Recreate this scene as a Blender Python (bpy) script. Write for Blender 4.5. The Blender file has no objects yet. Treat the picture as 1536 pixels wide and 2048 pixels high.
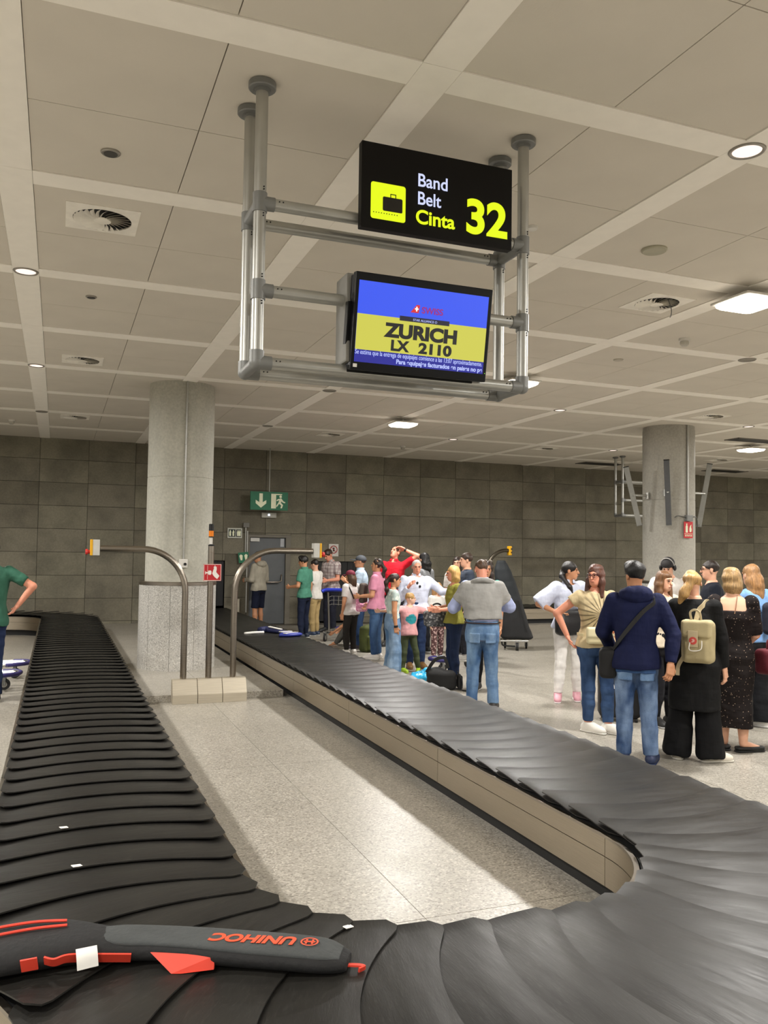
import bpy, bmesh, math, random
import numpy as np
from mathutils import Matrix, Vector
R = math.radians
SC = bpy.context.scene
COL = SC.collection
random.seed(7)

# ------------------------------------------------------------------ camera
cam_data = bpy.data.cameras.new('camera')
cam = bpy.data.objects.new('camera', cam_data); COL.objects.link(cam)
YAW, PITCH, ROLL = R(-21.164), R(2.6347), R(0.816)
cy, sy, cp, sp = math.cos(YAW), math.sin(YAW), math.cos(PITCH), math.sin(PITCH)
fw = Vector((-sy * cp, cy * cp, sp)); rt = Vector((cy, sy, 0)); up = rt.cross(fw)
r2 = rt * math.cos(ROLL) + up * math.sin(ROLL); u2 = up * math.cos(ROLL) - rt * math.sin(ROLL)
M = Matrix.Identity(4)
for i in range(3):
    M[i][0], M[i][1], M[i][2] = r2[i], u2[i], -fw[i]
M.translation = Vector((0, 0, 1.82))
cam.matrix_world = M
cam_data.sensor_fit = 'HORIZONTAL'; cam_data.sensor_width = 36.0
cam_data.lens = 36.0 * 1681.8 / 1536.0
cam_data.clip_start = 0.05; cam_data.clip_end = 200
SC.camera = cam

# ------------------------------------------------------------------ world, exposure
world = bpy.data.worlds.new('world'); SC.world = world; world.use_nodes = True
world.node_tree.nodes['Background'].inputs[0].default_value = (0.9, 0.85, 0.78, 1)
world.node_tree.nodes['Background'].inputs[1].default_value = 0.0
SC.view_settings.view_transform = 'Standard'; SC.view_settings.look = 'None'
SC.view_settings.gamma = 1.0; SC.view_settings.use_curve_mapping = False
SC.view_settings.exposure = 0.0
LAMP_W = 192.0               # each hanging flood lamp
LAMP_COL = (1.0, 0.97, 0.925)
CEIL = 4.22
LAMP_X = [-10.5, -2.36, 5.775, 13.915, 22.05]
LAMP_Y = [-6.44, -2.35, 1.74, 5.84, 9.93, 14.02]

# ------------------------------------------------------------------ materials
def lin(c):
    if isinstance(c, str):
        c = [int(c[i:i + 2], 16) / 255 for i in (0, 2, 4)]
    return tuple((v / 12.92 if v <= 0.04045 else ((v + 0.055) / 1.055) ** 2.4) for v in c) + (1.0,)

MATS = {}
def nmat(name):
    m = bpy.data.materials.new(name); m.use_nodes = True
    nt = m.node_tree
    return m, nt, nt.nodes['Principled BSDF']

def N(nt, t, **kw):
    n = nt.nodes.new(t)
    for k, v in kw.items():
        if k in n.inputs.keys() if hasattr(n.inputs, 'keys') else False:
            n.inputs[k].default_value = v
        else:
            setattr(n, k, v)
    return n

def ramp(nt, fac, stops):
    r = nt.nodes.new('ShaderNodeValToRGB'); e = r.color_ramp.elements
    while len(e) < len(stops): e.new(0.5)
    for el, (p, c) in zip(e, stops):
        el.position = p; el.color = c
    nt.links.new(fac, r.inputs[0]); return r.outputs[0]

def mix(nt, fac, a, b, mode='MIX'):
    n = nt.nodes.new('ShaderNodeMix'); n.data_type = 'RGBA'; n.blend_type = mode
    for s, v in ((0, fac), (6, a), (7, b)):
        if isinstance(v, (int, float)): n.inputs[s].default_value = v
        elif isinstance(v, tuple): n.inputs[s].default_value = v
        else: nt.links.new(v, n.inputs[s])
    return n.outputs[2]

def coords(nt, kind='Object', scale=(1, 1, 1)):
    tc = nt.nodes.new('ShaderNodeTexCoord'); mp = nt.nodes.new('ShaderNodeMapping')
    mp.inputs['Scale'].default_value = scale
    nt.links.new(tc.outputs[kind], mp.inputs[0]); return mp.outputs[0]

def noise(nt, vec, scale, detail=4, rough=0.5):
    n = nt.nodes.new('ShaderNodeTexNoise'); n.inputs['Scale'].default_value = scale
    n.inputs['Detail'].default_value = detail; n.inputs['Roughness'].default_value = rough
    if vec is not None: nt.links.new(vec, n.inputs['Vector'])
    return n.outputs['Fac']

def bump(nt, h, strength, dist=0.01):
    b = nt.nodes.new('ShaderNodeBump'); b.inputs['Strength'].default_value = strength
    b.inputs['Distance'].default_value = dist
    nt.links.new(h, b.inputs['Height']); return b.outputs[0]

def mat(name, col, rough=0.5, metal=0.0, var=0.08, vscale=8.0, bmp=0.0, bscale=40.0, stretch=(1, 1, 1), emit=0.0, coat=0.0, spec=0.5, sheen=0.0):
    """principled surface with a little noise variation and optional relief"""
    if name in MATS: return MATS[name]
    m, nt, b = nmat(name)
    c = lin(col)
    vec = coords(nt, 'Object', stretch)
    if var > 0:
        f = noise(nt, vec, vscale)
        lo = tuple(max(0, v * (1 - var)) for v in c[:3]) + (1,); hi = tuple(min(1, v * (1 + var)) for v in c[:3]) + (1,)
        nt.links.new(ramp(nt, f, [(0.3, lo), (0.7, hi)]), b.inputs['Base Color'])
    else:
        b.inputs['Base Color'].default_value = c
    b.inputs['Roughness'].default_value = rough; b.inputs['Metallic'].default_value = metal
    b.inputs['Specular IOR Level'].default_value = spec
    if sheen: b.inputs['Sheen Weight'].default_value = sheen
    if coat: b.inputs['Coat Weight'].default_value = coat
    if bmp > 0:
        nt.links.new(bump(nt, noise(nt, vec, bscale), bmp), b.inputs['Normal'])
    if emit > 0:
        b.inputs['Emission Color'].default_value = c; b.inputs['Emission Strength'].default_value = emit
    MATS[name] = m
    return m

def emis(name, col, strength):
    if name in MATS: return MATS[name]
    m, nt, b = nmat(name)
    b.inputs['Base Color'].default_value = (0.02, 0.02, 0.02, 1); b.inputs['Roughness'].default_value = 0.4
    b.inputs['Emission Color'].default_value = lin(col); b.inputs['Emission Strength'].default_value = strength
    MATS[name] = m; return m

def mat_concrete(name, base, contrast=0.25, rough=0.75):
    m, nt, b = nmat(name)
    vec = coords(nt, 'Object')
    oi = nt.nodes.new('ShaderNodeObjectInfo')
    add = nt.nodes.new('ShaderNodeVectorMath'); add.operation = 'MULTIPLY_ADD'
    comb = nt.nodes.new('ShaderNodeCombineXYZ')
    for i in range(3): nt.links.new(oi.outputs['Random'], comb.inputs[i])
    nt.links.new(comb.outputs[0], add.inputs[0]); add.inputs[1].default_value = (37, 61, 53); nt.links.new(vec, add.inputs[2])
    big = noise(nt, add.outputs[0], 1.6, 3, 0.55); fine = noise(nt, add.outputs[0], 28, 5, 0.6)
    c = lin(base)
    lo = tuple(v * (1 - contrast) for v in c[:3]) + (1,); hi = tuple(v * (1 + contrast) for v in c[:3]) + (1,)
    a = ramp(nt, big, [(0.36, lo), (0.62, hi)])
    f = ramp(nt, fine, [(0.3, (0.86, 0.86, 0.86, 1)), (0.7, (1.1, 1.1, 1.1, 1))])
    t = ramp(nt, oi.outputs['Random'], [(0.0, (0.80, 0.79, 0.76, 1)), (0.45, (1, 1, 1, 1)), (1.0, (1.1, 1.12, 1.08, 1))])
    nt.links.new(mix(nt, 1.0, mix(nt, 1.0, a, f, 'MULTIPLY'), t, 'MULTIPLY'), b.inputs['Base Color'])
    b.inputs['Roughness'].default_value = rough
    nt.links.new(bump(nt, fine, 0.25, 0.004), b.inputs['Normal'])
    MATS[name] = m; return m

def mat_terrazzo(name, c0, c1, c2, scale, rough, seam=False):
    m, nt, b = nmat(name)
    vec = coords(nt, 'Object')
    v = nt.nodes.new('ShaderNodeTexVoronoi'); v.inputs['Scale'].default_value = scale
    nt.links.new(vec, v.inputs['Vector'])
    sep = nt.nodes.new('ShaderNodeSeparateColor'); nt.links.new(v.outputs['Color'], sep.inputs[0])
    chips = ramp(nt, sep.outputs[0], [(0.0, lin(c0)), (0.35, lin(c1)), (0.75, lin(c1)), (1.0, lin(c2))])
    big = noise(nt, vec, 0.7, 3)
    t = ramp(nt, big, [(0.3, (0.90, 0.90, 0.89, 1)), (0.7, (1.04, 1.04, 1.04, 1))])
    nt.links.new(mix(nt, 1.0, chips, t, 'MULTIPLY'), b.inputs['Base Color'])
    b.inputs['Roughness'].default_value = rough
    rr = noise(nt, vec, 3.0, 4)
    mr = nt.nodes.new('ShaderNodeMapRange'); mr.inputs['To Min'].default_value = rough - 0.07; mr.inputs['To Max'].default_value = rough + 0.1
    nt.links.new(rr, mr.inputs[0]); nt.links.new(mr.outputs[0], b.inputs['Roughness'])
    MATS[name] = m; return m

def mat_brushed(name, col, rough=0.3, stretch=(1, 1, 60), metal=1.0):
    m, nt, b = nmat(name)
    vec = coords(nt, 'Object', stretch)
    f = noise(nt, vec, 6.0, 3)
    c = lin(col)
    nt.links.new(ramp(nt, f, [(0.3, tuple(v * 0.88 for v in c[:3]) + (1,)), (0.7, c)]), b.inputs['Base Color'])
    b.inputs['Metallic'].default_value = metal
    mr = nt.nodes.new('ShaderNodeMapRange'); mr.inputs['To Min'].default_value = rough - 0.06; mr.inputs['To Max'].default_value = rough + 0.1
    nt.links.new(f, mr.inputs[0]); nt.links.new(mr.outputs[0], b.inputs['Roughness'])
    MATS[name] = m; return m

def mat_rubber(name):
    m, nt, b = nmat(name)
    vec = coords(nt, 'Object')
    big = noise(nt, vec, 3.0, 4); scr = noise(nt, coords(nt, 'Object', (2, 14, 2)), 9.0, 5, 0.65)
    oi = nt.nodes.new('ShaderNodeObjectInfo')
    a = ramp(nt, big, [(0.3, lin('1b1a19')), (0.7, lin('272623'))])
    s = ramp(nt, scr, [(0.56, (0, 0, 0, 1)), (0.8, (0.35, 0.35, 0.35, 1))])
    c = mix(nt, s, a, lin('4c4a46'))
    t = ramp(nt, oi.outputs['Random'], [(0, (0.82, 0.82, 0.82, 1)), (1, (1.15, 1.15, 1.15, 1))])
    nt.links.new(mix(nt, 1.0, c, t, 'MULTIPLY'), b.inputs['Base Color'])
    mr = nt.nodes.new('ShaderNodeMapRange'); mr.inputs['To Min'].default_value = 0.27; mr.inputs['To Max'].default_value = 0.52
    nt.links.new(noise(nt, coords(nt, 'Object', (1.2, 9, 1)), 5.0, 4, 0.6), mr.inputs[0]); nt.links.new(mr.outputs[0], b.inputs['Roughness'])
    wav = noise(nt, coords(nt, 'Object', (1.0, 3.2, 1.0)), 2.2, 1, 0.4)
    sm = nt.nodes.new('ShaderNodeMath'); sm.operation = 'MULTIPLY_ADD'; sm.inputs[1].default_value = 0.08; nt.links.new(scr, sm.inputs[0]); nt.links.new(wav, sm.inputs[2])
    nt.links.new(bump(nt, sm.outputs[0], 0.32, 0.02), b.inputs['Normal']); b.inputs['Specular IOR Level'].default_value = 0.22
    MATS[name] = m; return m

M_PANEL = mat('ceiling_panel_paint', 'd6cfc2', 0.85, var=0.03, vscale=2, bmp=0.05, bscale=120)
M_STRIP = mat('ceiling_strip_paint', 'f9f4ea', 0.8, var=0.02)
M_BACK = mat('shadow_gap', '3a3733', 0.9)
M_WALL = mat_concrete('wall_panel_concrete', '757061', 0.18)
M_PILLAR = mat_concrete('pillar_concrete', 'a9a69d', 0.07, 0.7)
M_FLOOR = mat_terrazzo('floor_terrazzo', '7d786f', 'a09b91', 'bdb8ad', 95, 0.33)
M_GRANITE = mat_terrazzo('pillar_granite', '918f8a', 'b9b6b0', 'd6d4ce', 95, 0.35)
M_STEEL = mat_brushed('brushed_steel', 'a39b90', 0.28)
M_SKIRT = mat_brushed('skirt_steel', 'b5aa98', 0.34, (1, 1, 40))
M_RAIL = mat_brushed('aluminium_pipe', 'b6b6b1', 0.36, (1, 1, 1), 0.75)
M_JOINT = mat('grey_pipe_joint', '7d7e7c', 0.45, 0.3)
M_RUBBER = mat_rubber('carousel_rubber')
M_BLACK = mat('matt_black', '0c0c0c', 0.6)
M_WHITE = mat('white_enamel', 'd9d6cf', 0.45)
M_LENS = emis('lamp_lens', 'fff2dc', 9.0)
M_DOORGREY = mat('door_grey', '5f6366', 0.5, var=0.04)
M_GREEN = mat('exit_green', '0e6a48', 0.5, emit=0.05)
M_PALE = mat('sign_cream', 'dfe0c0', 0.5, emit=0.12)
M_RED = mat('sign_red', 'c0202a', 0.45)
M_SIGNW = mat('sign_white', 'f2efe8', 0.5)
M_YEL = mat('button_yellow', 'e6ad1c', 0.4)

# ------------------------------------------------------------------ mesh helpers
def link_mesh(name, me, m=None, parent=None, loc=None, smooth=False):
    o = bpy.data.objects.new(name, me); COL.objects.link(o)
    if m is not None:
        if len(me.materials) == 0: me.materials.append(m)
    if parent is not None: o.parent = parent
    if loc is not None: o.location = loc
    if smooth:
        for p in me.polygons: p.use_smooth = True
    return o

def from_bm(name, bm, m=None, parent=None, loc=None, smooth=False, auto=None):
    me = bpy.data.meshes.new(name); bmesh.ops.recalc_face_normals(bm, faces=bm.faces); bm.to_mesh(me); bm.free()
    if auto is not None:
        for p in me.polygons: p.use_smooth = True
        me.set_sharp_from_angle(angle=R(auto))
    return link_mesh(name, me, m, parent, loc, smooth)

def empty(name, label=None, cat=None, loc=(0, 0, 0), rz=0.0, group=None, kind=None):
    o = bpy.data.objects.new(name, None); COL.objects.link(o); o.location = loc; o.rotation_euler = (0, 0, rz)
    o.empty_display_size = 0.1
    return tag(o, label, cat, group, kind)

def tag(o, label=None, cat=None, group=None, kind=None):
    if label: o['label'] = label
    if cat: o['category'] = cat
    if group: o['group'] = group
    if kind: o['kind'] = kind
    return o

def add_box(bm, x0, x1, y0, y1, z0, z1, bevel=0.0, mtx=None, segs=2):
    g = bmesh.ops.create_cube(bm, size=1.0)
    vs = g['verts']
    for v in vs:
        v.co = Vector(((x0 + x1) / 2 + v.co.x * (x1 - x0), (y0 + y1) / 2 + v.co.y * (y1 - y0), (z0 + z1) / 2 + v.co.z * (z1 - z0)))
    if bevel > 0:
        es = list({e for v in vs for e in v.link_edges})
        r = bmesh.ops.bevel(bm, geom=es, offset=bevel, segments=segs, affect='EDGES', profile=0.6)
        vs = list({v for f in r['faces'] for v in f.verts} | {v for v in vs if v.is_valid})
    if mtx is not None:
        for v in vs: v.co = mtx @ v.co
    return vs

def box(name, b, m, parent=None, bevel=0.0, mtx=None, loc=None):
    bm = bmesh.new(); add_box(bm, *b, bevel=bevel, mtx=mtx)
    return from_bm(name, bm, m, parent, loc)

def add_cyl(bm, p0, p1, r0, r1=None, n=24, caps=True):
    p0, p1 = Vector(p0), Vector(p1); r1 = r0 if r1 is None else r1
    d = (p1 - p0); q = d.to_track_quat('Z', 'Y').to_matrix()
    rings = []
    for p, r in ((p0, r0), (p1, r1)):
        rings.append([bm.verts.new(p + q @ Vector((r * math.cos(2 * math.pi * i / n), r * math.sin(2 * math.pi * i / n), 0))) for i in range(n)])
    for i in range(n):
        bm.faces.new((rings[0][i], rings[0][(i + 1) % n], rings[1][(i + 1) % n], rings[1][i]))
    if caps:
        bm.faces.new(rings[0][::-1]); bm.faces.new(rings[1])

def cyl(name, p0, p1, r, m, parent=None, r1=None, n=24):
    bm = bmesh.new(); add_cyl(bm, p0, p1, r, r1, n)
    return from_bm(name, bm, m, parent, auto=40)

def add_lathe(bm, prof, cx=0, cy_=0, n=32):
    rings = []
    for r, z in prof:
        rings.append([bm.verts.new((cx + r * math.cos(2 * math.pi * i / n), cy_ + r * math.sin(2 * math.pi * i / n), z)) for i in range(n)])
    for a, b in zip(rings, rings[1:]):
        for i in range(n): bm.faces.new((a[i], a[(i + 1) % n], b[(i + 1) % n], b[i]))
    bm.faces.new(rings[0][::-1]); bm.faces.new(rings[-1])

def lathe(name, prof, m, parent=None, loc=None, n=32, auto=35):
    bm = bmesh.new(); add_lathe(bm, prof, n=n)
    return from_bm(name, bm, m, parent, loc, auto=auto)

def add_tube(bm, pts, r, n=12, flat=None, upv=None):
    """round tube, or a flat strap of width r*2 and thickness flat"""
    pts = [Vector(p) for p in pts]; rings = []
    prev = None
    for i, p in enumerate(pts):
        t = (pts[min(i + 1, len(pts) - 1)] - pts[max(i - 1, 0)]).normalized()
        if prev is None:
            ref = Vector(upv) if upv is not None else (Vector((0, 0, 1)) if abs(t.z) < 0.9 else Vector((0, 1, 0)))
            a = t.cross(ref).normalized()
        else:
            a = (prev - t * prev.dot(t)).normalized()
        b = t.cross(a); prev = a
        rr = r[i] if isinstance(r, (list, tuple)) else r
        if flat is None:
            ring = [p + a * rr * math.cos(2 * math.pi * k / n) + b * rr * math.sin(2 * math.pi * k / n) for k in range(n)]
        else:
            ring = [p + a * sx * rr + b * sy_ * flat for sx, sy_ in ((-1, -1), (1, -1), (1, 1), (-1, 1))]
        rings.append([bm.verts.new(v) for v in ring])
    k = len(rings[0])
    for a, b in zip(rings, rings[1:]):
        for i in range(k): bm.faces.new((a[i], a[(i + 1) % k], b[(i + 1) % k], b[i]))
    bm.faces.new(rings[0][::-1]); bm.faces.new(rings[-1])

def tube(name, pts, r, m, parent=None, n=12, flat=None, upv=None):
    bm = bmesh.new(); add_tube(bm, pts, r, n, flat, upv)
    return from_bm(name, bm, m, parent, auto=50)

def spline(pts, k=6):
    pts = [Vector(p) for p in pts]; out = []
    for i in range(len(pts) - 1):
        p0, p1, p2, p3 = pts[max(i - 1, 0)], pts[i], pts[i + 1], pts[min(i + 2, len(pts) - 1)]
        for j in range(k):
            t = j / k
            out.append(0.5 * ((2 * p1) + (p2 - p0) * t + (2 * p0 - 5 * p1 + 4 * p2 - p3) * t * t + (3 * p1 - p0 - 3 * p2 + p3) * t ** 3))
    out.append(pts[-1]); return out

def poly(name, pts, depth, m, parent=None, frame=None, bevel=0.0):
    """flat outline in (u, v) extruded by depth; frame = 4x4 that maps (u, v, w) to the scene, w towards the viewer"""
    bm = bmesh.new()
    a = [bm.verts.new((u, v, 0)) for u, v in pts]; f = bm.faces.new(a)
    r = bmesh.ops.extrude_face_region(bm, geom=[f])
    for v in r['geom']:
        if isinstance(v, bmesh.types.BMVert): v.co.z += depth
    if frame is not None: bmesh.ops.transform(bm, matrix=frame, verts=bm.verts)
    return from_bm(name, bm, m, parent)

def rrect(x0, x1, y0, y1, r, n=5):
    out = []
    for cx, cy_, a0 in ((x1 - r, y0 + r, -90), (x1 - r, y1 - r, 0), (x0 + r, y1 - r, 90), (x0 + r, y0 + r, 180)):
        for i in range(n + 1):
            a = R(a0 + 90 * i / n); out.append((cx + r * math.cos(a), cy_ + r * math.sin(a)))
    return out

def ngon(cx, cy_, rx, ry=None, n=20, a0=0, a1=360):
    ry = ry or rx
    return [(cx + rx * math.cos(R(a0 + (a1 - a0) * i / n)), cy_ + ry * math.sin(R(a0 + (a1 - a0) * i / n))) for i in range(n if a1 - a0 >= 360 else n + 1)]

def frame_at(origin, u, v):
    u, v = Vector(u).normalized(), Vector(v).normalized(); w = u.cross(v)
    Mx = Matrix.Identity(4)
    for i in range(3): Mx[i][0], Mx[i][1], Mx[i][2] = u[i], v[i], w[i]
    Mx.translation = Vector(origin); return Mx

def text(name, s, size, m, parent, frame, u, v, w=0.002, bold=0.0, sx=1.0, align='LEFT', rot=0.0, shear=0.0, fit=None):
    c = bpy.data.curves.new(name, 'FONT'); c.body = s; c.size = size; c.offset = bold; c.extrude = 0.0006; c.align_x = align; c.shear = shear
    o = bpy.data.objects.new(name, c); COL.objects.link(o)
    bpy.context.view_layer.update()
    me = bpy.data.meshes.new_from_object(o); bpy.data.objects.remove(o)
    xs = [q.co.x for q in me.vertices]
    if fit: sx = fit / max(1e-6, (max(xs) - min(xs)))
    me.transform(frame @ Matrix.Translation((u, v, w)) @ Matrix.Rotation(rot, 4, 'Z') @ Matrix.Diagonal((sx, 1, 1, 1)))
    me.materials.clear(); me.materials.append(m)
    return link_mesh(name, me, None, parent)

def cut_rects(rect, holes):
    out = [rect]
    for h in holes:
        nxt = []
        for (x0, x1, z0, z1) in out:
            a0, a1, b0, b1 = max(x0, h[0]), min(x1, h[1]), max(z0, h[2]), min(z1, h[3])
            if a0 >= a1 or b0 >= b1: nxt.append((x0, x1, z0, z1)); continue
            if x0 < a0: nxt.append((x0, a0, z0, z1))
            if a1 < x1: nxt.append((a1, x1, z0, z1))
            if z0 < b0: nxt.append((a0, a1, z0, b0))
            if b1 < z1: nxt.append((a0, a1, b1, z1))
        out = nxt
    return [r for r in out if r[1] - r[0] > 0.03 and r[3] - r[2] > 0.03]

# ------------------------------------------------------------------ hanging lamps (their light is part of them)
def hanging_lamp(x, y, label):
    t = empty('hanging_lamp', label, 'ceiling lamp', (x, y, CEIL), group='square lamps hung under the ceiling')
    lathe('canopy', [(0.06, -0.015), (0.06, 0)], M_WHITE, t, n=16)
    cyl('stem', (0, 0, -0.085), (0, 0, -0.01), 0.014, M_WHITE, t, n=10)
    bm = bmesh.new(); add_box(bm, -0.23, 0.23, -0.23, 0.23, -0.105, -0.08, 0.012); from_bm('housing', bm, M_WHITE, t)
    bm = bmesh.new()
    rings = []
    for s, z in ((0.215, -0.105), (0.212, -0.125), (0.19, -0.142), (0.12, -0.153)):
        rings.append([bm.verts.new((px, py, z)) for px, py in rrect(-s, s, -s, s, 0.06, 4)])
    for a, b in zip(rings, rings[1:]):
        for i in range(len(a)): bm.faces.new((a[i], a[(i + 1) % len(a)], b[(i + 1) % len(a)], b[i]))
    bm.faces.new(rings[-1]); bm.faces.new(rings[0][::-1])
    from_bm('lens', bm, M_LENS, t, smooth=True)
    ld = bpy.data.lights.new('lamp_light', 'AREA'); ld.shape = 'SQUARE'; ld.size = 0.38; ld.energy = LAMP_W; ld.color = LAMP_COL
    lo = bpy.data.objects.new('lamp_light', ld); COL.objects.link(lo); lo.parent = t; lo.location = (0, 0, -0.16)
    return t

names = {}
for i, x in enumerate(LAMP_X):
    for j, y in enumerate(LAMP_Y):
        lab = 'white square lamp with a glowing lens hung under the ceiling out of view'
        if i == 2: lab = {3: 'glowing square lamp hung nearest, at the right edge of the ceiling', 4: 'glowing square lamp peeking out right of the pipe frame corner', 5: 'glowing square lamp between the monitor and the back wall'}.get(j, lab)
        if i == 3: lab = {5: 'glowing square lamp beside the right pillar, under a dark slot'}.get(j, lab)
        hanging_lamp(x, y, lab)
# ------------------------------------------------------------------ room shell
def in_view(p, margin=140):
    d = Vector(p) - Vector((0, 0, 1.82)); z = d.dot(fw)
    if z < 0.3: return None
    px = 768 + 1681.8 * d.dot(r2) / z; py = 1024 - 1681.8 * d.dot(u2) / z
    return z if -margin < px < 1536 + margin and -margin < py < 2048 + margin else None

def pieces(parent, name, m, rects, solid, limit=280):
    """rects: (key_point, box) ; the ones nearest in view become objects, the rest one joined part"""
    scored = [(in_view(k), k, b) for k, b in rects]
    near = sorted([s for s in scored if s[0] is not None], key=lambda s: s[0])[:limit]
    keep = {id(s[2]) for s in near}
    cache = {}
    for _, k, b in near:
        x0, x1, y0, y1, z0, z1 = b
        key = (round(x1 - x0, 3), round(y1 - y0, 3), round(z1 - z0, 3))
        if key not in cache:
            bm = bmesh.new(); add_box(bm, -key[0] / 2, key[0] / 2, -key[1] / 2, key[1] / 2, -key[2] / 2, key[2] / 2)
            me = bpy.data.meshes.new(name); bm.to_mesh(me); bm.free(); me.materials.append(m); cache[key] = me
        o = bpy.data.objects.new(name, cache[key]); COL.objects.link(o); o.parent = parent
        o.location = ((x0 + x1) / 2, (y0 + y1) / 2, (z0 + z1) / 2)
    rest = [s[2] for s in scored if id(s[2]) not in keep]
    if rest:
        bm = bmesh.new()
        for b in rest: add_box(bm, *b)
        tag(from_bm(name + '_field', bm, m, parent), kind='stuff')

XA, XB, YA, YB = -14.0, 25.0, -8.0, 20.04
# floor
floor = tag(box('floor', (XA, XB, YA, YB + 0.6, -0.2, -0.006), mat('floor_joint', '6a655b', 0.7)), 'speckled grey terrazzo floor of large tiles', kind='structure')
rects = []
xs = [1.757 + 3.15 * k for k in range(-6, 9)]; ys = [3.89 + 3.15 * k for k in range(-4, 6)]
for a, b in zip(xs, xs[1:]):
    for c, d in zip(ys, ys[1:]):
        r = (max(a, XA) + 0.002, min(b, XB) - 0.002, max(c, YA) + 0.002, min(d, YB) - 0.002, -0.03, 0.0)
        if r[1] > r[0] and r[3] > r[2]: rects.append((((r[0] + r[1]) / 2, (r[2] + r[3]) / 2, 0), r))
pieces(floor, 'tile', M_FLOOR, rects, None)

# ceiling
ceiling = tag(box('ceiling', (XA, XB, YA, YB + 0.2, CEIL + 0.03, CEIL + 0.25), M_BACK), 'beige suspended ceiling of square panels between pale strips', kind='structure')
SX0, SXP, SY0, SYP, SW = -0.33, 2.035, 3.79, 2.047, 0.212
pan, stx, sty = [], [], []
for i in range(-7, 13):
    x = SX0 + SXP * i
    for j in range(-6, 9):
        y = SY0 + SYP * j
        if x < XA or y > YB: continue
        stx.append(((x, y + 1, CEIL), (x - SW / 2, x + SW / 2, y - SW / 2 + 0.0015, min(y + SYP - SW / 2 - 0.0015, YB), CEIL - 0.008, CEIL + 0.02)))
        sty.append(((x + 1, y, CEIL), (x + SW / 2 + 0.0015, x + SXP - SW / 2 - 0.0015, y - SW / 2, min(y + SW / 2, YB), CEIL - 0.008, CEIL + 0.02)))
        w = (SXP - SW) / 2; d = (SYP - SW) / 2
        for a in (0, 1):
            for b in (0, 1):
                x0 = x + SW / 2 + a * w; y0 = y + SW / 2 + b * d
                if y0 > YB - 0.1: continue
                pan.append(((x0 + w / 2, y0 + d / 2, CEIL), (x0 + 0.003, x0 + w - 0.003, y0 + 0.003, min(y0 + d - 0.003, YB), CEIL, CEIL + 0.02)))
pieces(ceiling, 'ceiling_panel', M_PANEL, pan, None)
pieces(ceiling, 'ceiling_strip', M_STRIP, stx + sty, None)

# back wall with its openings
DOOR = (4.25, 5.32, 0.0, 2.16); OP1 = (2.40, 3.72, 0.0, 1.53); OP2 = (5.92, 7.12, 0.0, 1.535)
wall = empty('wall_back', 'back wall of large weathered concrete panels', kind='structure')
bm = bmesh.new()
for r in cut_rects((XA, XB, 0, CEIL + 0.1), [DOOR, OP1, OP2]): add_box(bm, r[0], r[1], YB + 0.03, YB + 0.2, r[2], r[3])
from_bm('wall_backing', bm, mat('wall_joint', '38352f', 0.9), wall)
zs = [0.0, 0.145, 0.66, 1.175, 1.69, 2.205, 2.72, 3.235, 3.75, CEIL + 0.02]
rects = []
for k in range(-14, 26):
    x0 = -0.42 + 1.02 * k
    for a, b in zip(zs, zs[1:]):
        for r in cut_rects((max(x0, XA), min(x0 + 1.02, XB), a, b), [DOOR, OP1, OP2]):
            off = random.uniform(-0.003, 0.003)
            rects.append((((r[0] + r[1]) / 2, YB, (r[2] + r[3]) / 2), (r[0] + 0.004, r[1] - 0.004, YB + off, YB + 0.035, r[2] + 0.004, r[3] - 0.004)))
pieces(wall, 'wall_panel', M_WALL, rects, None)
M_SIDE = mat('side_wall_paint', '5a564d', 0.85)
for nm, b in (('wall_left', (XA - 0.2, XA, YA, YB + 0.2, -0.2, CEIL + 0.25)), ('wall_right', (XB, XB + 0.2, YA, YB + 0.2, -0.2, CEIL + 0.25)), ('wall_front', (XA, XB, YA - 0.2, YA, -0.2, CEIL + 0.25))):
    tag(box(nm, b, M_SIDE), kind='structure')

# dark openings where the belts leave the hall: recess and strip curtain
M_CURTAIN = mat('black_rubber_strip', '121214', 0.55)
for (x0, x1, z0, z1), lab in ((OP1, 'dark wall opening where the right belt leaves the hall'), (OP2, 'dark low wall opening behind the man in the plaid shirt')):
    rc = empty('trim_1', lab, kind='structure')
    bm = bmesh.new()
    add_box(bm, x0 - 0.05, x0, YB + 0.03, YB + 1.0, 0, z1); add_box(bm, x1, x1 + 0.05, YB + 0.03, YB + 1.0, 0, z1)
    add_box(bm, x0 - 0.05, x1 + 0.05, YB + 0.03, YB + 1.0, z1, z1 + 0.05); add_box(bm, x0 - 0.05, x1 + 0.05, YB + 0.98, YB + 1.0, 0, z1)
    from_bm('recess', bm, M_BLACK, rc)
    n = int((x1 - x0) / 0.15)
    for i in range(n):
        a = x0 + (x1 - x0) * i / n
        box('strip', (a + 0.004, a + (x1 - x0) / n - 0.004, YB + 0.07 + 0.008 * (i % 2), YB + 0.075 + 0.008 * (i % 2), 0.46 if x0 < 4 else 0.05, z1), M_CURTAIN, rc)

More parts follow.
